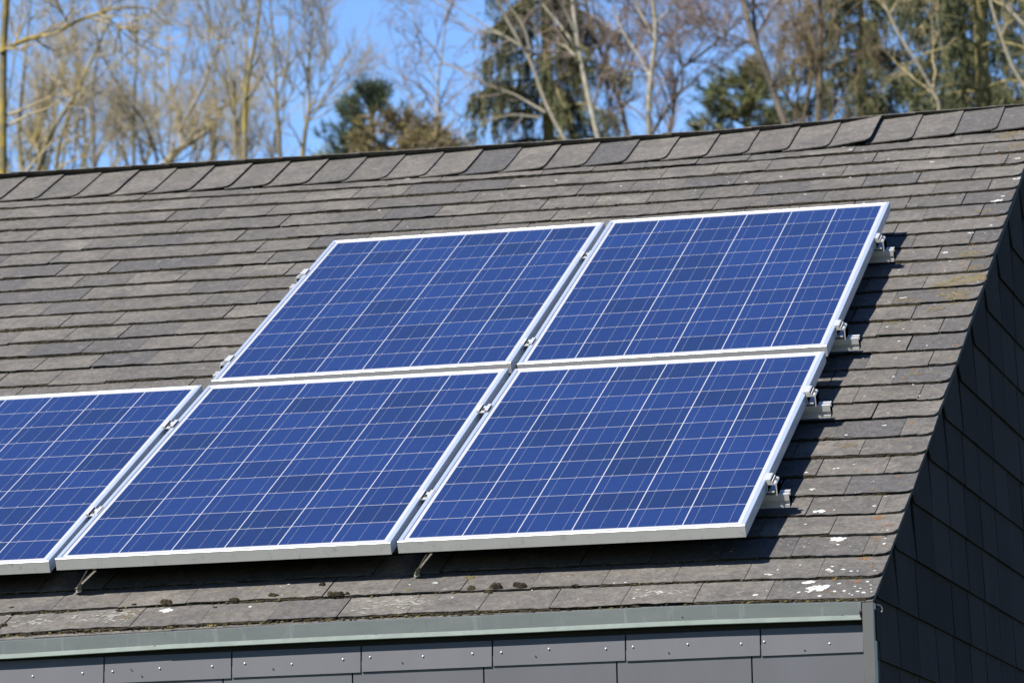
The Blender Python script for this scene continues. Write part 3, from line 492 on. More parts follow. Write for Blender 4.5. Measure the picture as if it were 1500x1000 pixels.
for i in range(900):          # crumbs of moss along the eave and in the lower courses
    u = rnd(-4, XR - .02)
    o = Vector(P(u, S_E + rnd(-.012, .004), warp(u, S_E) - D - rnd(.004, .016)))
    r = rnd(.0015, .0042); ms.blob(o, UV * r * 1.6, SV * r, NV * r, 1 if random.random() < .4 else 0, rnd(.3, 1), 5, 2, .4)
for i in range(500):
    u = rnd(-4, XR - .02); k = random.choice((1, 1, 2, 2, 3))
    o = Vector(P(u, S_E + k * EXPO + rnd(-.006, .002), warp(u, S_E) - D - rnd(.002, .007)))
    r = rnd(.0012, .0035); ms.blob(o, UV * r * 1.6, SV * r, NV * r, 1 if random.random() < .5 else 0, rnd(.2, 1), 5, 2, .4)
tag(ms.build('moss_in_the_joints', [M['moss'], M['ymoss']], roof), kind='stuff')

# moss cushions one can count
def cushion(u, s, r, yellow):
    o = on_roof(u, s) or Vector(P(u, s, -D)); mb = MB()
    for i in range(9):
        a = rnd(0, 6.28); d = r * rnd(0, .8)
        q = r * rnd(.35, .6)
        mb.blob(UV * math.cos(a) * d * 1.3 + SV * math.sin(a) * d * .6, UV * q, SV * q * .8, NV * q * (.7 if yellow else 1.35), 0, rnd(0, 1), 7, 3, .35)
    ob = mb.build('moss_cushion', M['ymoss' if yellow else 'moss'], None)
    ob.location = o - NV * .001
    if yellow: tag(ob, 'small yellow-green moss tuft growing in a joint of the lowest slates', 'moss', 'yellow moss tufts on the lower slates')
    else: tag(ob, 'dark brown moss cushion sitting on the edges of the lowest slates', 'moss', 'dark moss cushions on the lower slates')
for (u, s, r) in DARKMOSS: cushion(u, s - .02, r * 1.1, False)
for (u, s, r) in YMOSS: cushion(u, s, r * .8, True)

# front wall: broad cladding slates, nails, corner trim, zinc eave flashing
ROW = .1725
fw = MB()
fw.box(XL, XG - .001, Y_W + .012, Y_W + .25, 0, Z_E - .02, 1)
zt = Z0 - .203
row = 0
while zt > .05:
    zb = max(zt - ROW, .03); zu = .03 if row else -.100
    x = XG - .004; j = (.078 if row % 2 == 0 else .052) + (0 if row < 2 else rnd(-.02, .02))
    while x > XL:
        a = max(j, XL); z_b = zb + interp(a, [-2, -.7, .1, .36], [-.002, .003, 0, -.006])
        t1, t2 = Y_W + rnd(0, .001), Y_W + .007
        fw.hexa([(a + .0022, t1, z_b), (x - .0022, t1, z_b), (x - .0022, t1 + .0045, z_b), (a + .0022, t1 + .0045, z_b),
                 (a + .0022, t2, zt + zu), (x - .0022, t2, zt + zu), (x - .0022, t2 + .0045, zt + zu), (a + .0022, t2 + .0045, zt + zu)], 0, rnd(.2, .8))
        x = a; j = a - .3705
    zt -= ROW; row += 1
front = fw.build('front_wall', [M['wall_slate'], M['batten']], house)
nm = MB(); nm.blob((0, 0, 0), Vector((.0027, 0, 0)), Vector((0, 0, .0027)), Vector((0, -.002, 0)), 0, .5, 8, 2, 0)
nail = None
galv = mat('galvanised_nail', (.40, .41, .42), .5, .2)[0]
for (u, z) in NAIL:
    if nail is None: nail = nm.build('nail', galv, front); o = nail
    else: o = nail.copy(); COL.objects.link(o); o.parent = front
    o.location = (u, Y_W + .0012, z + Z0)
for (u, z) in HOLE:
    hm = MB(); n = 8; hm.poly([(u + .0024 * math.cos(6.283 * i / n), Y_W - .0004, z + Z0 + .0024 * math.sin(6.283 * i / n)) for i in range(n)])
    hm.build('nail_hole', M['batten'], front)
ct = MB(); ct.box(XG - .002, XG + .027, Y_W - .022, Y_W + .03, 0, Z0 - .246)
ct.build('corner_trim', M['trim'], house)
# flashing: profile swept through measured heights
TOPZ = ([-9, -2.06, -1.6, -1.08, -.63, -.12, .36], [-.249, -.246, -.241, -.234, -.2345, -.231, -.242])
BOTZ = ([-9, -2.06, -1.6, -1.08, -.69, -.12, .36], [-.300, -.298, -.290, -.287, -.2875, -.2855, -.291])
def flashing(u0, u1, dy):
    mb = MB(); n = 14; prev = None
    us = [u0 + (u1 - u0) * i / n for i in range(n + 1)]
    rings = []
    for u in us:
        zt_, zb_ = Z0 + interp(u, *TOPZ), Z0 + interp(u, *BOTZ)
        yf = Y_W - .012 - dy
        rings.append([(u, Y_W + .09, zt_ + .004), (u, yf + .004, zt_), (u, yf, zt_ - .003), (u, yf, zb_ + .013), (u, yf - .0075, zb_ + .0005), (u, yf - .0065, zb_ - .0012), (u, yf + .003, zb_ + .011), (u, yf + .003, zt_ - .006), (u, Y_W + .09, zt_ - .001)])
    m = len(rings[0])
    pts = [p for r in rings for p in r]; b = 0
    for i in range(n):
        for q in range(m):
            q2 = (q + 1) % m
            mb.faces([rings[i][q], rings[i + 1][q], rings[i + 1][q2], rings[i][q2]], [(0, 3, 2, 1)], 1 if q in (3, 4) else 0, .5)
    for r in (rings[0], rings[-1]): mb.poly(r, 0)
    return mb.build('eave_flashing', [M['zinc'], M['patina']], house)
fl_right = flashing(-1.592, XG - .006, .0015)
fl_left = flashing(XL, -1.586, 0)
for (u, z) in ((-1.62, -.281), (-.985, -.276), (-.13, -.264), (.305, -.279), (-1.1, -.278)):
    sc = MB(); n = 8; y = Y_W - .0142; sc.poly([(u + .0026 * math.cos(6.283 * i / n), y, z + Z0 + .0026 * math.sin(6.283 * i / n)) for i in range(n)])
    sc.build('flashing_screw', M['batten'], fl_right if u > -1.59 else fl_left)

# gable wall: slate columns stepping up below the verge
gw = MB()
gp = [(Y_W + .02, 0), (Y_B - .02, 0), (Y_B - .02, Z_E - .06), (Y_R, Z_R - .08), (Y_W + .02, Z_E - .06)]
gw.faces([(XG - .012, *p) for p in gp] + [(XG - .25, *p) for p in gp], [(0, 1, 2, 3, 4), (9, 8, 7, 6, 5)] + [(i, 5 + i, 5 + (i + 1) % 5, (i + 1) % 5) for i in range(5)], 1)
CW = .39; YC0 = 1.148 - 4 * CW
def rake(y): return (Z_E - .016 + (y - Y_E) * ST / CT) if y < Y_R else (Z_R - .016 - (y - Y_R) * ST / CT)
def gslate(y0, y1, zb, zl, zr, kick, tone, slant=0.):
    xb = XG + .001 + kick; xt = XG - .005 + kick * .25
    g_ = .0068
    p = [(xb, y0 + g_, zb), (xb + rnd(-.001, .001), y1 - g_, zb), (xt, y1 - g_ - slant, zr), (xt, y0 + g_ - slant, zl)]
    gw.faces([(q[0] - .005, q[1], q[2]) for q in p] + p, [(4, 5, 6, 7), (0, 1, 5, 4), (1, 2, 6, 5), (2, 3, 7, 6), (3, 0, 4, 7), (3, 2, 1, 0)], 0, tone)
for i in range(30):
    y0 = YC0 + i * CW; y1 = y0 + CW
    if y0 < Y_W + .03: y0 = Y_W + .03
    if y1 > Y_B - .02: break
    lim = min(rake(y0), rake(y1))
    jy = rnd(-.008, .008)
    zc = Z0 - .0455 + 10 * .168
    while zc > lim - .03: zc -= .168
    top0 = zc
    zl, zr = rake(y0), rake(y1)
    if y0 < Y_R < y1: zl = zr = min(zl, zr)
    sl = .07 if y1 < Y_R else 0
    zl2, zr2 = (rake(y0 - sl), rake(y1 - sl)) if sl else (zl, zr)
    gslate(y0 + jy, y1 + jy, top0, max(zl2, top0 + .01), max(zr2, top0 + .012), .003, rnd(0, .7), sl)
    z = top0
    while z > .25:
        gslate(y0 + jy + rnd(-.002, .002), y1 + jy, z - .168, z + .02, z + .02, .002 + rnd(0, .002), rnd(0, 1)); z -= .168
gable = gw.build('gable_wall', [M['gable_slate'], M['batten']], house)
vb = MB()                     # narrow verge trim under the slate edges
vb.hexa([P(XG - .004, S_E + .02, -D - .05), P(XG + .010, S_E + .02, -D - .05), P(XG + .010, S_R, -D - .05), P(XG - .004, S_R, -D - .05),
         P(XG - .004, S_E + .02, -D - .02), P(XG + .010, S_E + .02, -D - .02), P(XG + .010, S_R, -D - .02), P(XG - .004, S_R, -D - .02)])
vb.build('verge_trim', M['batten'], house)
tb = MB(); tb.box(XG + .027, XG + .031, Y_W + .012, Y_W + .09, Z0 - .345, Z0 - .262)
tb.build('flashing_tab', M['gable_slate'], house)
bw = MB(); bw.box(XL, XG - .26, Y_B - .25, Y_B, 0, Z_E - .08)
bw.build('rear_wall', M['wall_slate'], house)
lw = MB(); lw.faces([(XL + .01, *p) for p in gp] + [(XL + .25, *p) for p in gp], [(0, 1, 2, 3, 4), (9, 8, 7, 6, 5)] + [(i, 5 + i, 5 + (i + 1) % 5, (i + 1) % 5) for i in range(5)], 0)
lw.build('side_wall', M['wall_slate'], house)

def tube(mb, pts, rad, sides=6, mi=0):
    pts = [Vector(p) for p in pts]; rings = []
    for i, p in enumerate(pts):
        d = (pts[min(i + 1, len(pts) - 1)] - pts[max(i - 1, 0)]).normalized()
        a = d.cross(Vector((0, 0, 1))); a = a.normalized() if a.length > .01 else Vector((1, 0, 0)); b = d.cross(a)
        r = rad[i] if isinstance(rad, (list, tuple)) else rad
        rings.append([tuple(p + a * math.cos(6.2832 * k / sides) * r + b * math.sin(6.2832 * k / sides) * r) for k in range(sides)])
    n = sides
    mb.faces([q for r in rings for q in r], [(i * n + k, i * n + (k + 1) % n, (i + 1) * n + (k + 1) % n, (i + 1) * n + k) for i in range(len(pts) - 1) for k in range(n)] + [tuple(range(n)), tuple(range((len(pts) - 1) * n + n - 1, (len(pts) - 1) * n - 1, -1))], mi)
wr = MB(); c0 = Vector((XG + .032, Y_W + .02, Z0 - .262))
tube(wr, [c0 + Vector((.013 * math.sin(a), .008 * math.sin(a), .012 * math.cos(a))) for a in [.0 + q / 9 * 2.3 for q in range(10)]], [.0012 + .0009 * q / 9 for q in range(10)], 6)
tag(wr.build('wire_hook', mat('pale_wire', (.08, .077, .07), .6, .0)[0]), 'small curl of pale wire sticking out at the eave corner', 'wire')

# ------------------------------------------------------------------ solar panels
PW, PH, GX, GY = 0.99, 1.6506, 0.0203, 0.0385
def frame_mesh():
    mb = MB()
    prof = [(0, -.035), (0, -.0012), (.0012, 0), (.0126, 0), (.0140, -.0014), (.0140, -.005), (.002, -.005), (.002, -.033), (.025, -.033), (.025, -.035)]
    W2, H2 = PW / 2, PH / 2
    mb.prism(prof, -1, 1, lambda t, a, z: (t * (W2 - a), -H2 + a, z + .035), 0)
    mb.prism(prof, 1, -1, lambda t, a, z: (t * (W2 - a), H2 - a, z + .035), 0)
    mb.prism(prof, 1, -1, lambda t, a, z: (-W2 + a, t * (H2 - a), z + .035), 1)
    mb.prism(prof, -1, 1, lambda t, a, z: (W2 - a, t * (H2 - a), z + .035), 1)
    return mb
def face_mesh():
    mb = MB(); z = .0322
    X0, X1, Y0, Y1 = -PW / 2 + .0141, PW / 2 - .0141, -PH / 2 + .0141, PH / 2 - .0141
    mb.box(X0, X1, Y0, Y1, z - .004, z, 1)
    mx, my = .0255, .0345
    px, py = (PW - 2 * mx + .0032) / 6, (PH - 2 * my + .0034) / 10
    for i in range(6):
        for j in range(10):
            x0 = -PW / 2 + mx + i * px; y0 = -PH / 2 + my + j * py; x1 = x0 + px - .0032; y1 = y0 + py - .0034
            mb.poly([(x0, y0, z + .0003), (x1, y0, z + .0003), (x1, y1, z + .0003), (x0, y1, z + .0003)], 0, (i * 10 + j) * .137 + 1)
        for b in (1 / 6, .5, 5 / 6):
            xc = -PW / 2 + mx + i * px + b * (px - .0032)
            for j in range(10):
                ya = -PH / 2 + my + j * py; yb = ya + py - .0034
                mb.poly([(xc - .0008, ya, z + .0006), (xc + .0008, ya, z + .0006), (xc + .0008, yb, z + .0006), (xc - .0008, yb, z + .0006)], 2)
                h = rnd(.003, .008)      # solder tab at the cell edge
                if j: mb.poly([(xc - .001, ya, z + .0008), (xc + .001, ya, z + .0008), (xc + .001, ya + h, z + .0008), (xc - .001, ya + h, z + .0008)], 1)
    return mb
PANELS = [  # column, row, corner heights (bl, br, tr, tl), label
    (0, 0, (.006, .004, -.007, -.008), 'solar panel at the lower right, with two rail ends sticking out beside it'),
    (1, 0, (0, .006, -.007, -.002), 'solar panel in the middle of the bottom row, below the upper left panel'),
    (2, 0, (-.003, -.003, -.002, -.002), 'solar panel at the left end of the bottom row, cut off by the photo'),
    (1, 1, (0, 0, .003, -.004), 'solar panel at the left of the upper row, with clamps on its open left side'),
    (0, 1, (-.001, -.004, .011, .004), 'solar panel at the upper right, nearest the ridge and the gable'),
]
proto = None
for (cx, ry, h, lab) in PANELS:
    bl, br, tr, tl = h
    tx = ((br + tr) - (bl + tl)) / 2 / PW; ty = ((tl + tr) - (bl + br)) / 2 / PH; h0 = sum(h) / 4
    ax = (UV + NV * tx).normalized(); ay = (SV + NV * ty); az = ax.cross(ay).normalized(); ay = az.cross(ax)
    ctr = Vector(PP(-cx * (PW + GX) - PW / 2, ry * (PH + GY) + PH / 2, h0 - .035))
    mw = Matrix(((ax.x, ay.x, az.x, ctr.x), (ax.y, ay.y, az.y, ctr.y), (ax.z, ay.z, az.z, ctr.z), (0, 0, 0, 1)))
    p = empty('solar_panel', (0, 0, 0), lab, 'solar panel', 'solar panels on the roof')
    p.matrix_world = mw
    if proto is None:
        proto = [frame_mesh().build('frame', [M['alu_u'], M['alu_s_sky']], p), face_mesh().build('cell_sheet', [M['cell'], M['back'], M['ribbon']], p)]
        jb = MB(); jb.box(-.06, .06, PH / 2 - .22, PH / 2 - .10, .008, .028); proto.append(jb.build('junction_box', M['void'], p))
    else:
        for o in proto:
            c = o.copy(); COL.objects.link(c); c.parent = p

# ------------------------------------------------------------------ rails with clamps
RT = -.0465                   # top of the rails
ROT = Matrix(((1, 0, 0), (0, CT, -ST), (0, ST, CT))).to_euler()
def rail_mesh(u0, u1):
    mb = MB()
    prof = [(-.02, -.040), (-.02, -.031), (-.012, -.029), (-.012, -.0215), (-.02, -.0195), (-.02, 0), (-.0055, 0), (-.0055, -.009), (.0055, -.009), (.0055, 0), (.02, 0), (.02, -.040)]
    mb.prism(prof, u0, u1, lambda t, a, z: (t, a, z)); return mb
def end_clamp(sgn):
    prof = [(-.008, .003), (.011, .003), (.0135, .001), (.0135, -.006), (.016, -.004), (.019, -.004), (.019, -.009), (.027, -.009), (.030, -.013), (.030, -.0462), (.0265, -.0462), (.0265, -.016), (.022, -.0135), (.004, -.0135), (.004, -.034), (.022, -.034), (.022, -.037), (.0008, -.037), (.0008, -.0004), (-.008, -.0004)]
    mb = MB(); q = prof if sgn > 0 else prof[::-1]
    mb.prism(q[::-1], -.03, .03, lambda t, a, z: (sgn * a, t, z - RT)); return mb
def bolt_mesh(z, r=.0065):
    mb = MB(); n = 6
    pts = [(r * math.cos(6.2832 * i / n), r * math.sin(6.2832 * i / n), z) for i in range(n)] + [(r * .92 * math.cos(6.2832 * i / n), r * .92 * math.sin(6.2832 * i / n), z + .006) for i in range(n)]
    mb.faces(pts, [tuple(range(n, 2 * n))] + [(i, (i + 1) % n, n + (i + 1) % n, n + i) for i in range(n)]); return mb
def mid_clamp():
    g = GX / 2
    prof = [(-g - .009, .0032), (-g + .0022, .0032), (-g + .0022, -.003), (g - .0022, -.003), (g - .0022, .0032), (g + .009, .0032), (g + .009, .0004), (g - .0006, .0004), (g - .0006, -.0055), (-g + .0006, -.0055), (-g + .0006, .0004), (-g - .009, .0004)]
    mb = MB(); mb.prism(prof, -.032, .032, lambda t, a, z: (a, t, z - RT)); return mb
clampR = clampL = clampM = boltA = boltB = hook = None
def put(o, parent, loc):
    o.parent = parent; o.location = loc; return o
for (s, uend, ul, lab) in ((.42, .060, -3.075, 'lowest aluminium mounting rail, under the lower part of the bottom panels'), (1.235, .069, -3.075, 'aluminium mounting rail under the upper part of the bottom panels'),
                     (1.92, .068, -2.06, 'aluminium mounting rail under the lower part of the upper panels'), (2.93, .058, -2.06, 'topmost aluminium mounting rail, under the upper part of the upper panels')):
    r = empty('mounting_rail', PP(0, s, RT), lab, 'mounting rail', 'mounting rails under the panels'); r.rotation_euler = ROT
    rail_mesh(ul, uend).build('rail_profile', M['alu_raw'], r)
    upper = ul > -3
    ends = [(0, 1)] + ([(-2 * PW - GX, -1)] if upper else [])
    for (u, sg) in ends:
        if sg > 0:
            c = end_clamp(1).build('end_clamp', M['alu_raw'], r) if clampR is None else put(clampR.copy(), r, (0, 0, 0))
            if clampR is None: clampR = c
            else: COL.objects.link(c)
        else:
            c = end_clamp(-1).build('end_clamp', M['alu_raw'], r) if clampL is None else clampL.copy()
            if clampL is None: clampL = c
            else: COL.objects.link(c)
            c.parent = r
        c.location = (u, rnd(-.004, .004), 0)
        b = bolt_mesh(-.0095 - RT, .005).build('bolt', M['steel'], c) if boltA is None else boltA.copy()
        if boltA is None: boltA = b
        else: COL.objects.link(b)
        b.parent = c; b.location = (.0232 * sg, 0, 0)
    for i in range(1, 2 if upper else 3):
        u = -i * PW - (i - .5) * GX
        c = mid_clamp().build('mid_clamp', M['alu_raw'], r) if clampM is None else clampM.copy()
        if clampM is None: clampM = c
        else: COL.objects.link(c)
        c.parent = r; c.location = (u, rnd(-.008, .008), 0)
        b = bolt_mesh(-.003 - RT, .0066).build('bolt', M['steel'], c) if boltB is None else boltB.copy()
        if boltB is None: boltB = b
        else: COL.objects.link(b)
        b.parent = c; b.location = (0, -.012, 0)
    u = -.25
    while u > ul:
        if hook is None:
            mb = MB(); mb.box(-.018, .018, .012, .09, -.058, -.052); mb.box(-.018, .018, .0205, .026, -.052, -.008); hook = mb.build('roof_hook', M['steel'], r)
        else:
            h2 = hook.copy(); COL.objects.link(h2); h2.parent = r
            h2.location = (u, 0, 0)
        if hook.location.x == 0 and u == -.25: hook.location = (u, 0, 0)
        u -= .8

# two thin straps hanging out below the bottom row
for (a, lab) in ((0, 'thin yellowed metal strap hanging out under the lower right panel'), (-1.0, 'thin yellowed metal strap hanging out under the middle bottom panel')):
    mb = MB()
    path = [(-.906 + a, -.0175, -.0305), (-.938 + a, -.012, -.074), (-.947 + a, .000, -.1), (-.953 + a, .03, -.1035)]
    w_ = .0065
    for (p, q) in zip(path[:-1], path[1:]):
        P0, P1 = Vector(P(*p)), Vector(P(*q)); t_ = NV * .0018; side = (P1 - P0).cross(NV).normalized() * w_
        mb.hexa([tuple(P0 - side), tuple(P0 + side), tuple(P1 + side), tuple(P1 - side), tuple(P0 - side + t_), tuple(P0 + side + t_), tuple(P1 + side + t_), tuple(P1 - side + t_)])
    o = Vector(P(-.947 + a, .0, -.1)); mb.box(o.x - .008, o.x + .008, o.y - .006, o.y + .004, o.z - .002, o.z + .005)
    ob = mb.build('metal_strap', M['strap'], None, origin=tuple(o)); ob.location = o
    tag(ob, lab, 'strap', 'metal straps below the panels')

# ------------------------------------------------------------------ trees behind the house
RG = np.random.default_rng(11)
def bark(name, a, b, patch=None, ps=.5, sc=8., str_=(1, 1, .35)):
    m, t, bs = mat(name, rough=.9, spec=.2)
    c = ramp(t, noise(t, sc, 5, .7, stretch=str_), [(.3, a), (.7, b)])
    if patch:
        f = noise(t, 5, 4, .65)
        c = mix(t, ramp(t, f, [(ps, (0, 0, 0)), (ps + .14, (1, 1, 1))]), c, patch)
    t.links.new(c, bs.inputs['Base Color']); return m
BARK = {
    'lichen': bark('lichened_bark', (.12, .10, .06), (.20, .17, .09), (.38, .27, .04), .46),
    'yellow': bark('yellow_algae_bark', (.17, .145, .09), (.27, .235, .15), (.36, .29, .06), .48),
    'grey': bark('grey_bark', (.10, .085, .07), (.19, .165, .135), (.24, .20, .09), .58),
    'pale': bark('pale_bark', (.22, .19, .14), (.36, .32, .25), (.42, .40, .35), .58),
    'brown': bark('brown_bark', (.10, .075, .05), (.18, .145, .095), (.20, .16, .06), .56),
    'birch': bark('birch_bark', (.30, .27, .19), (.46, .43, .36), (.075, .06, .05), .60, 6, (1, 1, 2.0)),
    'spruce': bark('mossy_spruce_bark', (.19, .16, .07), (.32, .27, .11), (.11, .09, .06), .58),
}
def twigm(name, a, b):
    m, t, bs = mat(name, rough=.85, spec=.25)
    t.links.new(ramp(t, noise(t, 1.6, 3, .6), [(.35, a), (.65, b)]), bs.inputs['Base Color']); return m
TWIG = {'beige': twigm('beige_twigs', (.34, .27, .15), (.50, .41, .23)), 'grey': twigm('grey_twigs', (.28, .235, .16), (.42, .36, .25)),
        'purple': twigm('purple_brown_twigs', (.21, .155, .135), (.32, .25, .22)), 'brown': twigm('brown_twigs', (.20, .15, .09), (.31, .24, .14))}
def leafm(name, a, b, c):
    m, t, bs = mat(name, rough=.7, spec=.3)
    cl = ramp(t, attr(t, 'tone'), [(0, a), (.55, b), (1, c)])
    t.links.new(mix(t, .5, cl, ramp(t, noise(t, 1.3, 3, .6), [(.3, (.7, .7, .7)), (.7, (1.2, 1.2, 1.2))]), 'MULTIPLY'), bs.inputs['Base Color'])
    bs.inputs['Subsurface Weight'].default_value = 0
    return m
NEEDLE = {'spruce': leafm('spruce_needles', (.032, .045, .018), (.08, .088, .03), (.15, .135, .052)),
          'pine': leafm('blue_green_pine_needles', (.028, .055, .035), (.055, .085, .045), (.10, .115, .05)),
          'olive': leafm('olive_pine_needles', (.10, .14, .075), (.20, .22, .08), (.30, .27, .11)),
          'beech': leafm('dry_brown_green_leaves', (.16, .12, .065), (.24, .185, .085), (.27, .23, .08))}

class Big:                     # batched tubes and blades for one mesh
    def __init__(self): self.V = []; self.F3 = []; self.F4 = []; self.t3 = []; self.t4 = []; self.n = 0
    def tubes(self, pts, rad, sides=3):          # pts (N,k,3) rad (N,k)
        Nn, k, _ = pts.shape
        if Nn == 0: return
        tan = np.empty_like(pts); tan[:, 1:-1] = pts[:, 2:] - pts[:, :-2]; tan[:, 0] = pts[:, 1] - pts[:, 0]; tan[:, -1] = pts[:, -1] - pts[:, -2]
        tan /= np.linalg.norm(tan, axis=2, keepdims=True) + 1e-9
        ref = np.zeros_like(tan); ref[..., 1] = 1.0; ref[np.abs(tan[..., 1]) > .95] = (1, 0, 0)
        a = np.cross(tan, ref); a /= np.linalg.norm(a, axis=2, keepdims=True) + 1e-9; b = np.cross(tan, a)
        ang = np.arange(sides) * 2 * np.pi / sides
        ring = pts[:, :, None] + rad[:, :, None, None] * (a[:, :, None] * np.cos(ang)[None, None, :, None] + b[:, :, None] * np.sin(ang)[None, None, :, None])
        idx = self.n + np.arange(Nn * k * sides).reshape(Nn, k, sides)
        q = np.stack([idx[:, :-1], np.roll(idx, -1, 2)[:, :-1], np.roll(idx, -1, 2)[:, 1:], idx[:, 1:]], -1).reshape(-1, 4)
        self.V.append(ring.reshape(-1, 3)); self.F4.append(q); self.t4.append(np.full(len(q), .5)); self.n += Nn * k * sides
    def blades(self, base, d, length, width, tone):   # diamond leaves
        Nn = len(base)
        if Nn == 0: return
        d = d / (np.linalg.norm(d, axis=1, keepdims=True) + 1e-9)
        r = RG.normal(size=(Nn, 3)); s = np.cross(d, r); s /= np.linalg.norm(s, axis=1, keepdims=True) + 1e-9
        L = np.asarray(length).reshape(-1, 1); Wd = np.asarray(width).reshape(-1, 1)
        v = np.stack([base, base + d * L * .45 + s * Wd, base + d * L, base + d * L * .45 - s * Wd], 1)
        idx = self.n + np.arange(Nn * 4).reshape(Nn, 4)
        self.V.append(v.reshape(-1, 3)); self.F4.append(idx); self.t4.append(np.broadcast_to(tone, (Nn,))); self.n += Nn * 4
    def build(self, name, m, parent, origin):
        V = np.concatenate(self.V) - np.array(origin); F = np.concatenate(self.F4); T = np.concatenate(self.t4)
        me = bpy.data.meshes.new(name)
        me.vertices.add(len(V)); me.vertices.foreach_set('co', V.astype(np.float32).ravel())
        me.loops.add(F.size); me.loops.foreach_set('vertex_index', F.astype(np.int32).ravel())
        me.polygons.add(len(F)); me.polygons.foreach_set('loop_start', (np.arange(len(F)) * 4).astype(np.int32)); me.polygons.foreach_set('loop_total', np.full(len(F), 4, np.int32))
        me.materials.append(m)
        at = me.attributes.new('tone', 'FLOAT', 'FACE'); at.data.foreach_set('value', T.astype(np.float32))
        me.update(calc_edges=True); me.validate()
        ob = bpy.data.objects.new(name, me); COL.objects.link(ob); ob.parent = parent; return ob

def resample(pts, k):
    p = np.array(pts, float); d = np.r_[0, np.cumsum(np.linalg.norm(np.diff(p, axis=0), axis=1))]
    # smooth curve through the nodes
    q = np.linspace(0, d[-1], k); out = np.stack([np.interp(q, d, p[:, i]) for i in range(3)], 1)
    for _ in range(2): out[1:-1] = (out[:-2] + 2 * out[1:-1] + out[2:]) / 4
    return out
def children(P_, R_, per, t0, t1, lmin, lmax, ang, k, up, wob, rmax, rtip, zmin=None, zmax=None):
    rtip = rtip * .62; rmax = rmax * .72
    """P_ (N,k0,3) parents; returns batch of child polylines"""
    Nn, k0, _ = P_.shape
    if Nn == 0: return np.zeros((0, k, 3)), np.zeros((0, k))
    par = np.repeat(np.arange(Nn), per) if np.isscalar(per) else np.repeat(np.arange(Nn), per)
    M_ = len(par); t = RG.uniform(t0, t1, M_) * (k0 - 1); i = np.minimum(t.astype(int), k0 - 2); f = (t - i)[:, None]
    base = P_[par, i] * (1 - f) + P_[par, i + 1] * f; pr = R_[par, i] * (1 - f[:, 0]) + R_[par, i + 1] * f[:, 0]
    if zmin is not None:
        ok = (base[:, 2] > zmin) & (base[:, 2] < zmax); base, pr, par, i, t = base[ok], pr[ok], par[ok], i[ok], t[ok]; M_ = len(par)
    tan = P_[par, i + 1] - P_[par, i]; tan /= np.linalg.norm(tan, axis=1, keepdims=True) + 1e-9
    r = RG.normal(size=(M_, 3)); s = np.cross(tan, r); s /= np.linalg.norm(s, axis=1, keepdims=True) + 1e-9
    a = RG.uniform(ang[0], ang[1], M_)[:, None]; d = tan * np.cos(a) + s * np.sin(a)
    L = RG.uniform(lmin, lmax, M_) * (1 - .45 * t / (k0 - 1)); st = (L / (k - 1))[:, None]
    out = np.empty((M_, k, 3)); out[:, 0] = base
    for q in range(1, k):
        d = d + RG.normal(size=d.shape) * wob; d[:, 2] += up; d /= np.linalg.norm(d, axis=1, keepdims=True)
        out[:, q] = out[:, q - 1] + d * st
    r0 = np.minimum(pr * .65, rmax); rad = r0[:, None] * np.linspace(1, 0, k)[None] + rtip
    return out, rad

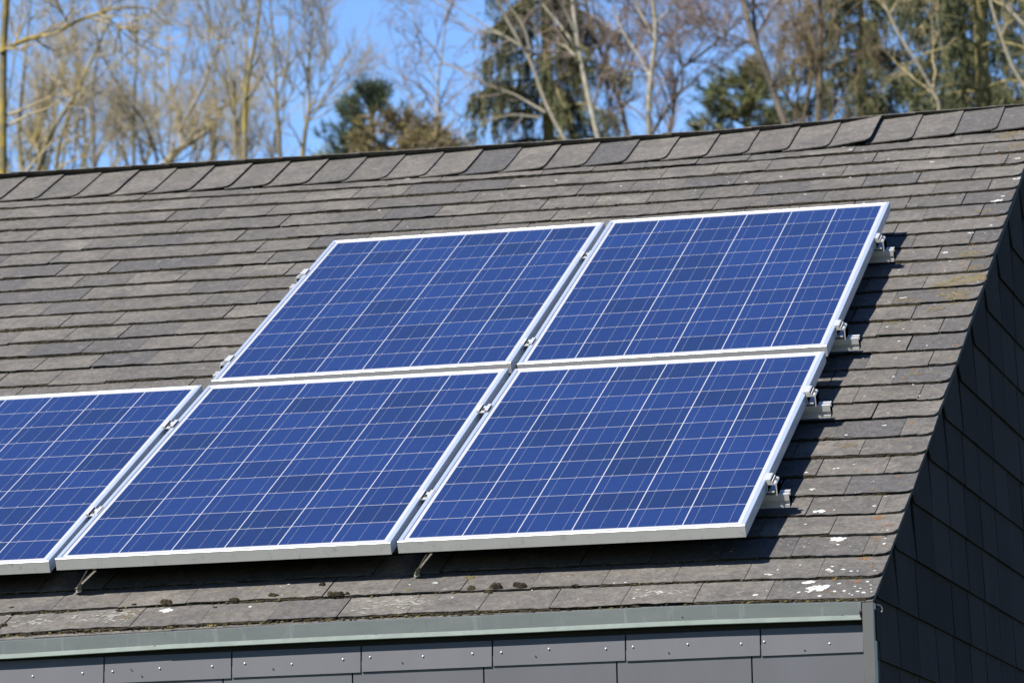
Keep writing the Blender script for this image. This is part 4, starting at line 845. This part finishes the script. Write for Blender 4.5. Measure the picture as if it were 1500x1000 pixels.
def bare_tree(name, label, y, bk, tw, dens, weep, stems):
    x0 = next(s[0][0][0] for s in stems if s[3])
    root = empty(name, (x0, y, 0), label, 'tree', 'bare trees behind the house' if name == 'bare_tree' else 'birches behind the house')
    tb = Big(); cb = Big(); MP = []; MR = []
    for (pts, w0, w1, gnd, up) in stems:
        jy = RG.normal() * (.0 if gnd else .25)
        p = []
        for i, q in enumerate(pts): p.append((q[0], y + jy * i / max(len(pts) - 1, 1) + RG.normal() * .03, q[1]))
        r0, r1 = w0, w1
        if up > 0:
            dx, dz = p[-1][0] - p[-2][0], p[-1][2] - p[-2][2]; l = math.hypot(dx, dz); dx, dz = dx / l, max(dz / l, .3)
            n = 4
            for i in range(n): p.append((p[-1][0] + dx * up / n * rnd(.4, 1.1), p[-1][1] + rnd(-.1, .1), p[-1][2] + dz * up / n))
        P1 = resample(p, 22); rr_ = np.linspace(r0, r1, 22)
        if up > 0:
            frac = len(pts) / len(p); rr_ = np.interp(np.linspace(0, 1, 22), [0, frac, 1], [r0, r1, max(.004, r1 * .35)])
        tb.tubes(P1[None], rr_[None], 7); MP.append(P1); MR.append(rr_)
        if gnd:
            b = p[0]; base = (b[0] + rnd(-.4, .4), y + rnd(-.2, .2), -.1)
            mid = [((base[0] * (1 - f) + b[0] * f) + rnd(-.06, .06), y, base[2] * (1 - f) + b[2] * f) for f in (.25, .5, .75)]
            P0 = resample([base] + mid + [tuple(P1[0])], 16); r_ = np.linspace(r0 * 2.3, r0, 16); tb.tubes(P0[None], r_[None], 7)
            lowP, lowR = P0[None], r_[None]
            c, r = children(lowP, lowR, int(22 * dens), .45, .99, .6, 1.8, (.6, 1.2), 7, .07, .22, .02, .004)
            cb.tubes(c, r, 3); c2, r2 = children(c, r, 8, .2, 1, .25, .7, (.5, 1.2), 5, .03, .28, .007, .003); cb.tubes(c2, r2, 3)
            c3, r3 = children(c2[::2], r2[::2], 3, .2, 1, .1, .3, (.5, 1.2), 4, .03, .28, .004, .0021); cb.tubes(c3, r3, 3)
    A, B = np.array(MP), np.array(MR)
    wl = -.10 if weep else (.10 if bk == 'yellow' else .02)
    an = (.35, .9) if bk == 'yellow' or weep else (.5, 1.25); wb = .2 if bk == 'yellow' or weep else .3
    c1, r1 = children(A, B, int(12 * dens), .02, 1, .45, 1.25, (.35, .95), 8, .10 if not weep else .03, .16, .016, .0032)
    cb.tubes(c1, r1, 4)
    c2, r2 = children(c1, r1, int(6 * dens), .15, 1, .22, .65, an, 6, wl, wb, .007, .0026)
    cb.tubes(c2, r2, 3)
    c3, r3 = children(c2, r2, int(3 * dens) + 1, .1, 1, .10, .34 if not weep else .5, an, 5, wl * 1.4, wb, .004, .0021)
    cb.tubes(c3, r3, 3)
    c4, r4 = children(A, B, int(6 * dens), .05, 1, .1, .4, (.4, 1.1), 5, .05, .25, .006, .0024); cb.tubes(c4, r4, 3)
    o = (x0, y, 0)
    tb.build('trunk', BARK[bk], root, o); cb.build('crown', TWIG[tw], root, o)

for (name, label, y, bk, tw, dens, weep, stems) in TREES: bare_tree(name, label, y, bk, tw, dens, weep, stems)

def spruce(x, y, H, rb, label, zlo, zhi, L0, seed, lean=0., dark=0., bk='spruce', dens=1.):
    global RG; RG = np.random.default_rng(seed)
    root = empty('spruce_tree', (x, y, 0), label, 'tree', 'spruces behind the house')
    tb = Big(); cb = Big()
    n = 20; z = np.linspace(-.1, H, n); P0 = np.stack([x + lean * z / H + RG.normal(size=n) * .015, np.full(n, y) + RG.normal(size=n) * .015, z], 1); R_ = np.linspace(rb, .01, n)
    tb.tubes(P0[None], R_[None], 9)
    zs = np.concatenate([np.arange(2.0, zlo, .55), np.arange(zlo, zhi, .40 / dens), np.arange(zhi, H - .3, .5)])
    brs = []; 
    for zz in zs:
        k = 5 if zlo < zz < zhi else 4; a0 = RG.uniform(0, 6.28)
        for q in range(k):
            a = a0 + q * 6.283 / k + RG.normal() * .25; L = L0 * min(1., (H - zz) / (H * .55)) * RG.uniform(.65, 1.1) + .2
            d = np.array([math.cos(a), math.sin(a), .22 + RG.normal() * .14]); m = 9; p = np.empty((m, 3)); c = np.array([x + lean * zz / H, y, zz]); 
            for i in range(m):
                p[i] = c; c = c + d * L / (m - 1); d = d + np.array([RG.normal() * .06, RG.normal() * .06, -.15 + .24 * (i > 4)]); d /= np.linalg.norm(d)
            brs.append((p, zlo < zz < zhi))
    A = np.array([b[0] for b in brs]); det = np.array([b[1] for b in brs]); AR = np.linspace(.020, .005, 9)[None].repeat(len(A), 0)
    tb.tubes(A, AR, 5)
    for sel, per, nd, bl in ((det, int(40 * dens), 22, 1.0), (~det, 12, 6, 2.2)):
        if not sel.any(): continue
        c, r = children(A[sel], AR[sel], per, .10, 1, .14, .66, (.6, 1.4), 7, -.75, .10, .005, .0028)
        cb.tubes(c, r, 3)
        Mn = len(c); t = RG.uniform(.0, 1, (Mn, nd)) * 5.99; i = t.astype(int); f = (t - i)[..., None]
        ar = np.arange(Mn)[:, None]; base = (c[ar, i] * (1 - f) + c[ar, i + 1] * f).reshape(-1, 3); tan = (c[ar, i + 1] - c[ar, i]).reshape(-1, 3)
        tan /= np.linalg.norm(tan, axis=1, keepdims=True) + 1e-9
        d = tan + RG.normal(size=tan.shape) * .38; tone = np.clip(np.repeat(RG.uniform(.05, .95, Mn), nd) + RG.normal(size=Mn * nd) * .15 - dark, 0, 1)
        cb.blades(base, d, RG.uniform(.04, .11, len(base)) * bl, RG.uniform(.004, .0085, len(base)) * bl, tone)
    o = (x, y, 0)
    tb.build('trunk', BARK[bk], root, o); cb.build('crown', NEEDLE['spruce'], root, o)

spruce(-9.04, 38.1, 18.5, .17, 'tall spruce with a straight mossy trunk and hanging branches, behind the middle of the ridge', 10.3, 13.9, 1.6, 21, dens=1.2)
spruce(-3.32, 33.1, 17.0, .18, 'spruce with the thickest mossy trunk, near the right edge', 9.6, 12.4, 1.7, 22, dark=.05, dens=.85)
spruce(-5.9, 42.1, 19.5, .13, 'dark spruce left of the thick mossy trunk, beside the slim brown trunks', 11.2, 14.5, 1.55, 23, dark=.12, dens=1.15)
spruce(-5.1, 46.1, 21.0, .16, 'darkest spruce, behind the other spruces on the right', 12.0, 15.6, 1.8, 24, dark=.2, dens=1.2)
spruce(-2.2, 39.1, 18.0, .15, 'dark spruce cut by the right edge of the photo', 10.6, 13.8, 1.6, 25, dark=.15)

def pine(name, x, y, ztop, rad, label, mt, seed, tufts, trunk_r, blade=(.07, .15), up=.5, zs=.8, grp=None, width=.006, n=70, cat='tree'):
    """tufts clustered on a branching crown of irregular outline"""
    global RG; RG = np.random.default_rng(seed)
    root = empty(name, (x, y, 0), label, cat, grp)
    tb = Big(); cb = Big(); H = ztop - .15
    P0 = np.stack([x + np.linspace(0, .05, 14), np.full(14, y), np.linspace(-.1, H, 14)], 1); R_ = np.linspace(trunk_r, .015, 14); tb.tubes(P0[None], R_[None], 8)
    # limbs spread through an irregular crown
    lim = 46; zz = H - RG.uniform(0, 1, lim) ** 1.2 * zs * 3.2; a = RG.uniform(0, 6.28, lim)
    depth = (H - zz) / (zs * 3.2); L = rad * (0.25 + .95 * np.minimum(depth * 2.2, 1)) * RG.uniform(.55, 1.1, lim)
    m = 7; A = np.empty((lim, m, 3)); d = np.stack([np.cos(a), np.sin(a), RG.uniform(.1, .6, lim) * up * 2], 1); d /= np.linalg.norm(d, axis=1, keepdims=True)
    A[:, 0] = np.stack([np.full(lim, x), np.full(lim, y), zz], 1)
    for i in range(1, m):
        A[:, i] = A[:, i - 1] + d * (L / (m - 1))[:, None]; d = d + RG.normal(size=d.shape) * .14; d[:, 2] += .09 * up; d /= np.linalg.norm(d, axis=1, keepdims=True)
    AR = np.linspace(.022, .006, m)[None].repeat(lim, 0); tb.tubes(A, AR, 5)
    c, r = children(A, AR, tufts, .3, 1, .12, .42, (.3, .9), 5, .16 * up, .16, .006, .003); tb.tubes(c, r, 3)
    Mn = len(c); nd = n; t = RG.uniform(.25, 1, (Mn, nd)) * 3.99; i = t.astype(int); f = (t - i)[..., None]; ar = np.arange(Mn)[:, None]
    base = (c[ar, i] * (1 - f) + c[ar, i + 1] * f).reshape(-1, 3); tan = (c[ar, i + 1] - c[ar, i]).reshape(-1, 3); tan /= np.linalg.norm(tan, axis=1, keepdims=True) + 1e-9
    d = tan * .8 + RG.normal(size=tan.shape) * .5; tone = np.clip(np.repeat(RG.uniform(.05, .95, Mn), nd) + RG.normal(size=Mn * nd) * .12, 0, 1)
    cb.blades(base, d, RG.uniform(*blade, len(base)), RG.uniform(.5, 1, len(base)) * width, tone)
    o = (x, y, 0); tb.build('trunk', BARK['brown'], root, o); cb.build('crown', NEEDLE[mt], root, o)
pine('pine_tree', -10.72, 36.1, 11.66, .62, 'small dark blue-green pine with upright tufted top in the gap of sky', 'pine', 31, 4, .10, (.07, .14), 1.0, .42, 'pines behind the house', .0055, 46)
pine('pine_tree', -7.05, 40.1, 12.42, .85, 'round olive-green pine behind the leaning grey-brown trunk', 'olive', 32, 11, .10, (.06, .12), .40, .36, 'pines behind the house', .006, 34)
pine('beech_tree', -9.86, 34.1, 10.98, .72, 'rounded brown-green bushy treetop just above the ridge beside the dark pine', 'beech', 33, 13, .12, (.04, .10), .35, .45, 'bushy treetops above the ridge', .006, 30)
pine('beech_tree', -9.35, 33.6, 10.66, .75, 'lower brown bushy treetop between the rounded one and the big spruce', 'beech', 34, 12, .12, (.04, .10), .3, .4, 'bushy treetops above the ridge', .0055, 28)
pine('beech_tree', -11.45, 37.1, 11.2, .6, 'yellow-green low bushy treetop left of the dark pine', 'olive', 35, 8, .1, (.04, .10), .3, .35, 'bushy treetops above the ridge', .006, 24)

for m_ in list(BARK.values()) + list(TWIG.values()): dim(m_, .52)
for m_ in NEEDLE.values(): dim(m_, .62)
